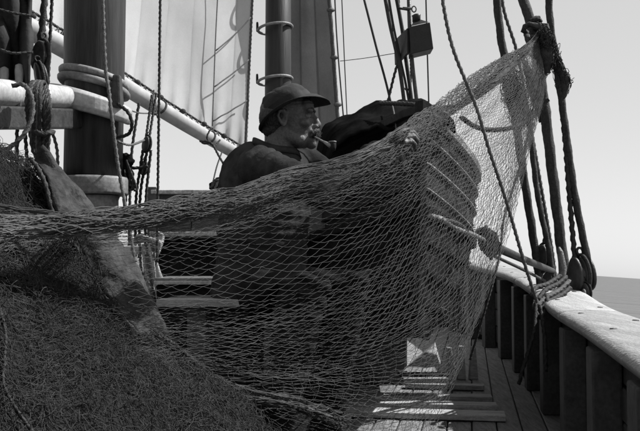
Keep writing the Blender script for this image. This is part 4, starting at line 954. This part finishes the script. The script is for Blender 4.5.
# canvas strip thrown over the heap
cv = thing('canvas_strip', at(90, 240, 2.3), 'worn grey canvas strip hanging down over the right flank of the net heap', 'canvas')
Lf = [(26, 166), (42, 192), (57, 218), (75, 245), (95, 281), (128, 322), (152, 352)]; Rt = [(40, 167), (63, 188), (86, 213), (111, 242), (134, 275), (152, 308), (166, 340)]
LP = smoothpath([at(a, b, 2.20+.02*k) for k, (a, b) in enumerate(Lf)], 70); RP2 = smoothpath([at(a, b, 2.42+.02*k) for k, (a, b) in enumerate(Rt)], 70)
rows = []
for k in range(70):
    row = []
    for q in range(19):
        u = q/18; g_ = .25+.75*min(1, k/14, (69-k)/8+.3); p = LP[k].lerp(RP2[k], .5+(u-.5)*g_); arch = .050*math.sin(math.pi*u)+.030*noise.noise(p*8)+.016*abs(noise.noise(p*21))+.012*math.sin(u*9+p.z*14)+.008*abs(noise.noise(p*45))
        p = p+Vector((.45, -.6, .65))*arch; row.append(p)
    rows.append(row)
mb = MB(); mb.grid(rows); o = mb.build('canvas', M['canvas'], cv, smooth=True); q_ = o.modifiers.new('t', 'SOLIDIFY'); q_.thickness = .006
mb = MB(); laid(mb, [r[0]+Vector((-.005, -.01, .004)) for r in rows[::3]], .006); mb.build('edge_rope', M['tarred'], cv, smooth=True)
mb = MB(); laid(mb, [r[-1]+Vector((0, 0, .004)) for r in rows[::3]], .005); mb.build('edge_rope', M['rope'], cv, smooth=True)

# ================================================================== THE HANGING NET
net = thing('fishing_net', at(535, 60, 5.3), 'big fishing net hung from the heavy shroud and fanned out in front of the man', 'fishing net')
T = (539, 36, 5.28)
G = [
 [T, (524, 46, 5.15), (503, 56, 4.9), (470, 76, 4.3), (440, 100, 3.75), (400, 134, 3.12), (345, 163, 2.82), (290, 172, 2.70), (230, 192, 2.5), (150, 209, 2.2), (70, 218, 1.95), (-25, 223, 1.65)],
 [T, (526, 52, 5.1), (508, 66, 4.9), (476, 90, 4.3), (444, 120, 3.68), (404, 152, 3.10), (350, 178, 2.80), (290, 193, 2.66), (225, 214, 2.44), (150, 226, 2.17), (70, 232, 1.92), (-25, 238, 1.6)],
 [T, (528, 58, 5.1), (512, 76, 4.9), (484, 108, 4.3), (450, 142, 3.62), (405, 180, 3.08), (350, 206, 2.80), (290, 222, 2.62), (228, 240, 2.42), (155, 250, 2.16), (90, 256, 1.98), (-30, 256, 1.6)],
 [T, (531, 66, 5.1), (516, 88, 4.9), (488, 118, 4.3), (458, 152, 3.62), (425, 192, 3.2), (385, 232, 2.95), (335, 266, 2.75), (280, 287, 2.58), (225, 298, 2.4), (150, 304, 2.15), (60, 300, 1.85), (-30, 290, 1.6)],
 [T, (534, 74, 5.1), (520, 102, 4.9), (494, 142, 4.32), (464, 186, 3.68), (433, 232, 3.28), (395, 278, 3.02), (350, 308, 2.80), (295, 326, 2.62), (235, 336, 2.42), (172, 338, 2.24), (90, 342, 1.95), (-30, 340, 1.6)],
 [T, (537, 80, 5.1), (523, 116, 4.9), (500, 162, 4.35), (471, 216, 3.78), (444, 268, 3.42), (410, 316, 3.12), (366, 346, 2.88), (315, 364, 2.70), (262, 371, 2.50), (206, 371, 2.32), (130, 384, 2.1), (20, 400, 1.7)],
 [T, (540, 84, 5.12), (526, 126, 4.9), (506, 180, 4.4), (479, 242, 3.92), (454, 300, 3.55), (422, 350, 3.22), (382, 380, 2.96), (336, 394, 2.75), (290, 400, 2.58), (248, 401, 2.44), (215, 402, 2.30)],
 [T, (542, 88, 5.12), (529, 136, 4.92), (511, 196, 4.5), (488, 262, 4.1), (467, 325, 3.8), (444, 378, 3.5), (414, 410, 3.25), (380, 430, 3.02), (345, 440, 2.82), (305, 442, 2.66), (270, 440, 2.52)],
 [T, (545, 90, 5.14), (532, 142, 4.95), (517, 206, 4.62), (500, 262, 4.35), (478, 322, 4.1), (458, 376, 3.9), (444, 412, 3.75), (430, 445, 3.6), (416, 475, 3.45), (400, 500, 3.3), (380, 520, 3.2)],
]
NU = 150
GP = [smoothpath([at(*q) for q in g], NU+1) for g in G]
vidx = [0, .18, .30, .43, .56, .68, .79, .90, 1.0]
def netpt(u, v, seed=0, fold=1.0):
    v = min(1, max(0, v)); k = max(j for j in range(len(vidx)) if vidx[j] <= v+1e-9); k = min(k, len(vidx)-2); f = (v-vidx[k])/(vidx[k+1]-vidx[k])
    a = u*NU; i = min(NU-1, int(a)); g = a-i
    def P(j): j = min(len(GP)-1, max(0, j)); return GP[j][i].lerp(GP[j][i+1], g)
    p0, p1, p2, p3 = P(k-1), P(k), P(k+1), P(k+2)
    if k == 0: p0 = p1*2-p2
    if k == len(vidx)-2: p3 = p2*2-p1
    p = .5*((2*p1)+(p2-p0)*f+(2*p0-5*p1+4*p2-p3)*f*f+(3*p1-p0-3*p2+p3)*f**3)
    amp = min(1, u*2.2)*fold
    n1 = noise.noise(Vector((u*2.0+seed, v*9, seed))); n2 = noise.noise(Vector((u*2.4+7+seed, v*17, 2)))
    p = p+Vector((.006*n2, .060*n1+.025*n2, .008*n2))*amp
    return p
def netsheet(rows_, cols, v0, v1, u0, u1, seed, r, off=0, jit=.0035, knotr=1.9, warp=.035):
    A = []; B = []; R = []; Kp = []; Kr = []; N = {}
    for j in range(rows_+1):
        for i in range(j % 2, cols+1, 2):
            u = u0+(u1-u0)*(i/cols)**1.0; v = v0+(v1-v0)*j/rows_
            v += warp*noise.noise(Vector((u*3.1+seed*3, v*7, 5)))*math.sin(math.pi*min(1, max(0, (v-v0)/(v1-v0)))); u2 = u+.010*noise.noise(Vector((v*14, u*8, seed)))
            p = netpt(u2, v, seed); p = p+Vector((0, off, 0))
            j_ = jit*min(1, u*2.5+.15); p += Vector((random.gauss(0, j_), random.gauss(0, j_*1.5), random.gauss(0, j_))); N[i, j] = p
    dist = lambda p: (p-CAM).length
    for key, p in N.items():       # the left end lies on the heap
        d = (p-CAM); xx = d.x/d.y
        if xx < -.14:
            h_ = None
            for q in range(60):
                y = 1.05+q*.025; pt_ = CAM+d*(y/d.y)
                if float(heapz(pt_.x, pt_.y))+.03 > pt_.z: h_ = pt_; break
            if h_ is not None:
                wgt = min(1, (-.14-xx)/.10); N[key] = p.lerp(h_-d.normalized()*.012+Vector((0, 0, .025*noise.noise(h_*9))), wgt)
    for (i, j), p in N.items():
        if p.z < .012: p.z = .012+random.uniform(0, .02)
    for (i, j), p in N.items():
        rr = r*max(.55, dist(p)/3.3)
        Kp.append(tuple(p)); Kr.append(rr*knotr)
        for dj in (-1, 1):
            q = N.get((i+1, j+dj))
            if q is not None:
                L = (q-p).length; m_ = (p+q)/2-Vector((0, 0, L*.05))+Vector((random.gauss(0, L*.02), random.gauss(0, L*.03), random.gauss(0, L*.02)))
                A.extend((tuple(p), tuple(m_))); B.extend((tuple(m_), tuple(q))); R.extend((rr, rr))
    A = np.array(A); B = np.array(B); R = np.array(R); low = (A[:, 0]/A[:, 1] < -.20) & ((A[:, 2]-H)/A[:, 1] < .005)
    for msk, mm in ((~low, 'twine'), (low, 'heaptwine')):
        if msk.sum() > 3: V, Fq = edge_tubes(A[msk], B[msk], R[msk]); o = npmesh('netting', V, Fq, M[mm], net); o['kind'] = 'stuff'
    Kp = np.array(Kp); Kr = np.array(Kr); up = (Kp[:, 2]-H)/Kp[:, 1]-.005 > -4*(Kp[:, 0]/Kp[:, 1]+.2)
    V, Fq = knots(Kp[up], Kr[up]); o = npmesh('knots', V, Fq, M['twine'], net); o['kind'] = 'stuff'
netsheet(138, 108, 0, 1.0, .012, 1.0, 1.0, .00074, jit=.0022, knotr=1.7, warp=.02)
netsheet(36, 110, -.0, .26, .012, 1.0, 4.0, .0008, off=.03, jit=.004, warp=.02)      # bunched upper edge, doubled
netsheet(26, 110, -.0, .19, .012, 1.0, 9.0, .0008, off=-.02, jit=.004, warp=.02)
netsheet(60, 96, .50, 1.0, .012, .95, 12.0, .0007, off=.06, jit=.003, warp=.02)                # second fold behind the right half
def bunch(pts, radii, n, r, m='twine', core_=True, name='gathered_net'):
    P = smoothpath([at(*q) for q in pts], 60); A = []; B = []
    R = [np.interp(k/59, np.linspace(0, 1, len(radii)), radii) for k in range(60)]
    if core_:
        mb = MB(); mb.tube([p+Vector((noise.noise(p*20), 0, noise.noise(p*20+Vector((3, 3, 3)))))*.25*R[k] for k, p in enumerate(P)], [R[k]*.62*(1+.35*noise.noise(p*25)) for k, p in enumerate(P)], 12); mb.build(name, M['tarred' if m == 'tarred' else 'heaptwine'], net, smooth=True)
    for s in range(n):
        a = random.uniform(0, 2*math.pi); w1 = random.uniform(-5, 5); rf = random.uniform(.45, 1.05); k0 = random.randint(0, 15); k1 = random.randint(40, 59); last = None
        for k in range(k0, k1+1):
            rr = R[k]*rf*(1+.35*noise.noise(Vector((s*3.3, k*.23, 0)))); an = a+w1*k/59+1.1*noise.noise(Vector((s*5.1, k*.15, 4)))
            p = P[k]+Vector((math.cos(an)*rr*.8, math.cos(an*1.3+1)*rr, math.sin(an)*rr))
            if last: A.append(tuple(last)); B.append(tuple(p))
            last = p
    V, Fq = edge_tubes(np.array(A), np.array(B), r); o = npmesh('strands', V, Fq, M[m], net); o['kind'] = 'stuff'
bunch([(541, 30, 5.3), (531, 44, 5.2), (514, 62, 5.0), (496, 78, 4.7), (470, 98, 4.3), (444, 118, 3.75)], [.022, .030, .030, .024, .016, .01], 60, .0016)
bunch([(541, 30, 5.28), (546, 44, 5.25), (547, 58, 5.25), (545, 73, 5.27)], [.035, .062, .07, .035], 80, .002, 'tarred')
bunch([(543, 34, 5.3), (552, 52, 5.3), (560, 70, 5.28), (565, 84, 5.28), (562, 98, 5.28)], [.035, .042, .04, .05, .03], 80, .002, 'tarred')
bunch([(506, 56, 5.6), (509, 74, 5.58), (513, 92, 5.55), (519, 112, 5.55), (521, 132, 5.55)], [.02, .06, .085, .06, .02], 90, .002, 'tarred')
bunch([(524, 60, 5.5), (531, 82, 5.45), (537, 100, 5.42), (541, 122, 5.4)], [.02, .035, .035, .02], 50, .002, 'tarred')
# bunched rim running over the man's arms and away to the left
bunch([(440, 104, 3.8), (418, 122, 3.4), (396, 138, 3.08), (360, 157, 2.86), (330, 166, 2.78), (290, 174, 2.68), (240, 190, 2.5)], [.010, .022, .030, .022, .022, .022, .02], 110, .0011, core_=False)
bunch([(290, 182, 2.62), (230, 200, 2.44), (150, 215, 2.15), (70, 224, 1.9), (-25, 229, 1.6)], [.028, .032, .028, .026, .022], 150, .0010, core_=False)
bunch([(-30, 205, 1.9), (40, 216, 1.95), (100, 222, 2.05), (160, 221, 2.2), (240, 206, 2.45)], [.012, .014, .015, .015, .012], 50, .0010, core_=False)
bunch([(380, 146, 3.0), (398, 138, 3.02), (416, 128, 3.2)], [.012, .014, .012], 40, .0010, 'twine', core_=False, name='gathered_net')
# foot of the net gathered towards the heap
mb = MB(); laid(mb, px([(150, 330, 2.3), (178, 352, 2.33), (214, 382, 2.38), (252, 397, 2.45), (292, 404, 2.55), (340, 420, 2.75)]), .0042); mb.build('foot_rope', M['rope'], net, smooth=True)
bunch([(150, 330, 2.3), (178, 352, 2.33), (214, 382, 2.38), (252, 397, 2.45), (300, 406, 2.55), (350, 425, 2.8)], [.012, .02, .022, .022, .03, .03], 80, .001, core_=False)
# lashing of the net on the shroud
ls = thing('net_lashing', at(537, 28, 5.3), 'dark rope lashing knotted round the shroud where the net hangs', 'lashing')
for k, (yy, r_) in enumerate(((20, .035), (23, .040), (27, .042), (31, .040))):
    c = at(533+k*1.0, yy, 5.42); mb = MB(); laid(mb, [c+Vector((r_*math.cos(a), r_*math.sin(a), .014*math.cos(a*1+k))) for a in [2*math.pi*q/20 for q in range(21)]], .012); mb.build('turn', M['tarred'], ls, smooth=True)
for p in ([(527, 33, 5.36), (523, 29, 5.34), (529, 24, 5.34), (540, 27, 5.3), (546, 24, 5.28), (547, 33, 5.28), (540, 38, 5.28), (531, 37, 5.3)], [(537, 38, 5.3), (546, 34, 5.26), (548, 44, 5.26), (542, 50, 5.28)], [(526, 34, 5.36), (530, 44, 5.3), (535, 50, 5.3), (531, 56, 5.3)]):
    mb = MB(); laid(mb, px(p), .017); mb.build('knot', M['tarred'], ls, smooth=True)

# ------------------------------------------------------------------ heel the vessel and all aboard over the level sea
bpy.context.view_layer.update()
for o in list(bpy.data.objects):
    if o.parent is None and o.name not in ('sea', 'sun', 'camera'):
        o.matrix_world = SHIP @ Matrix.Translation(o.location)
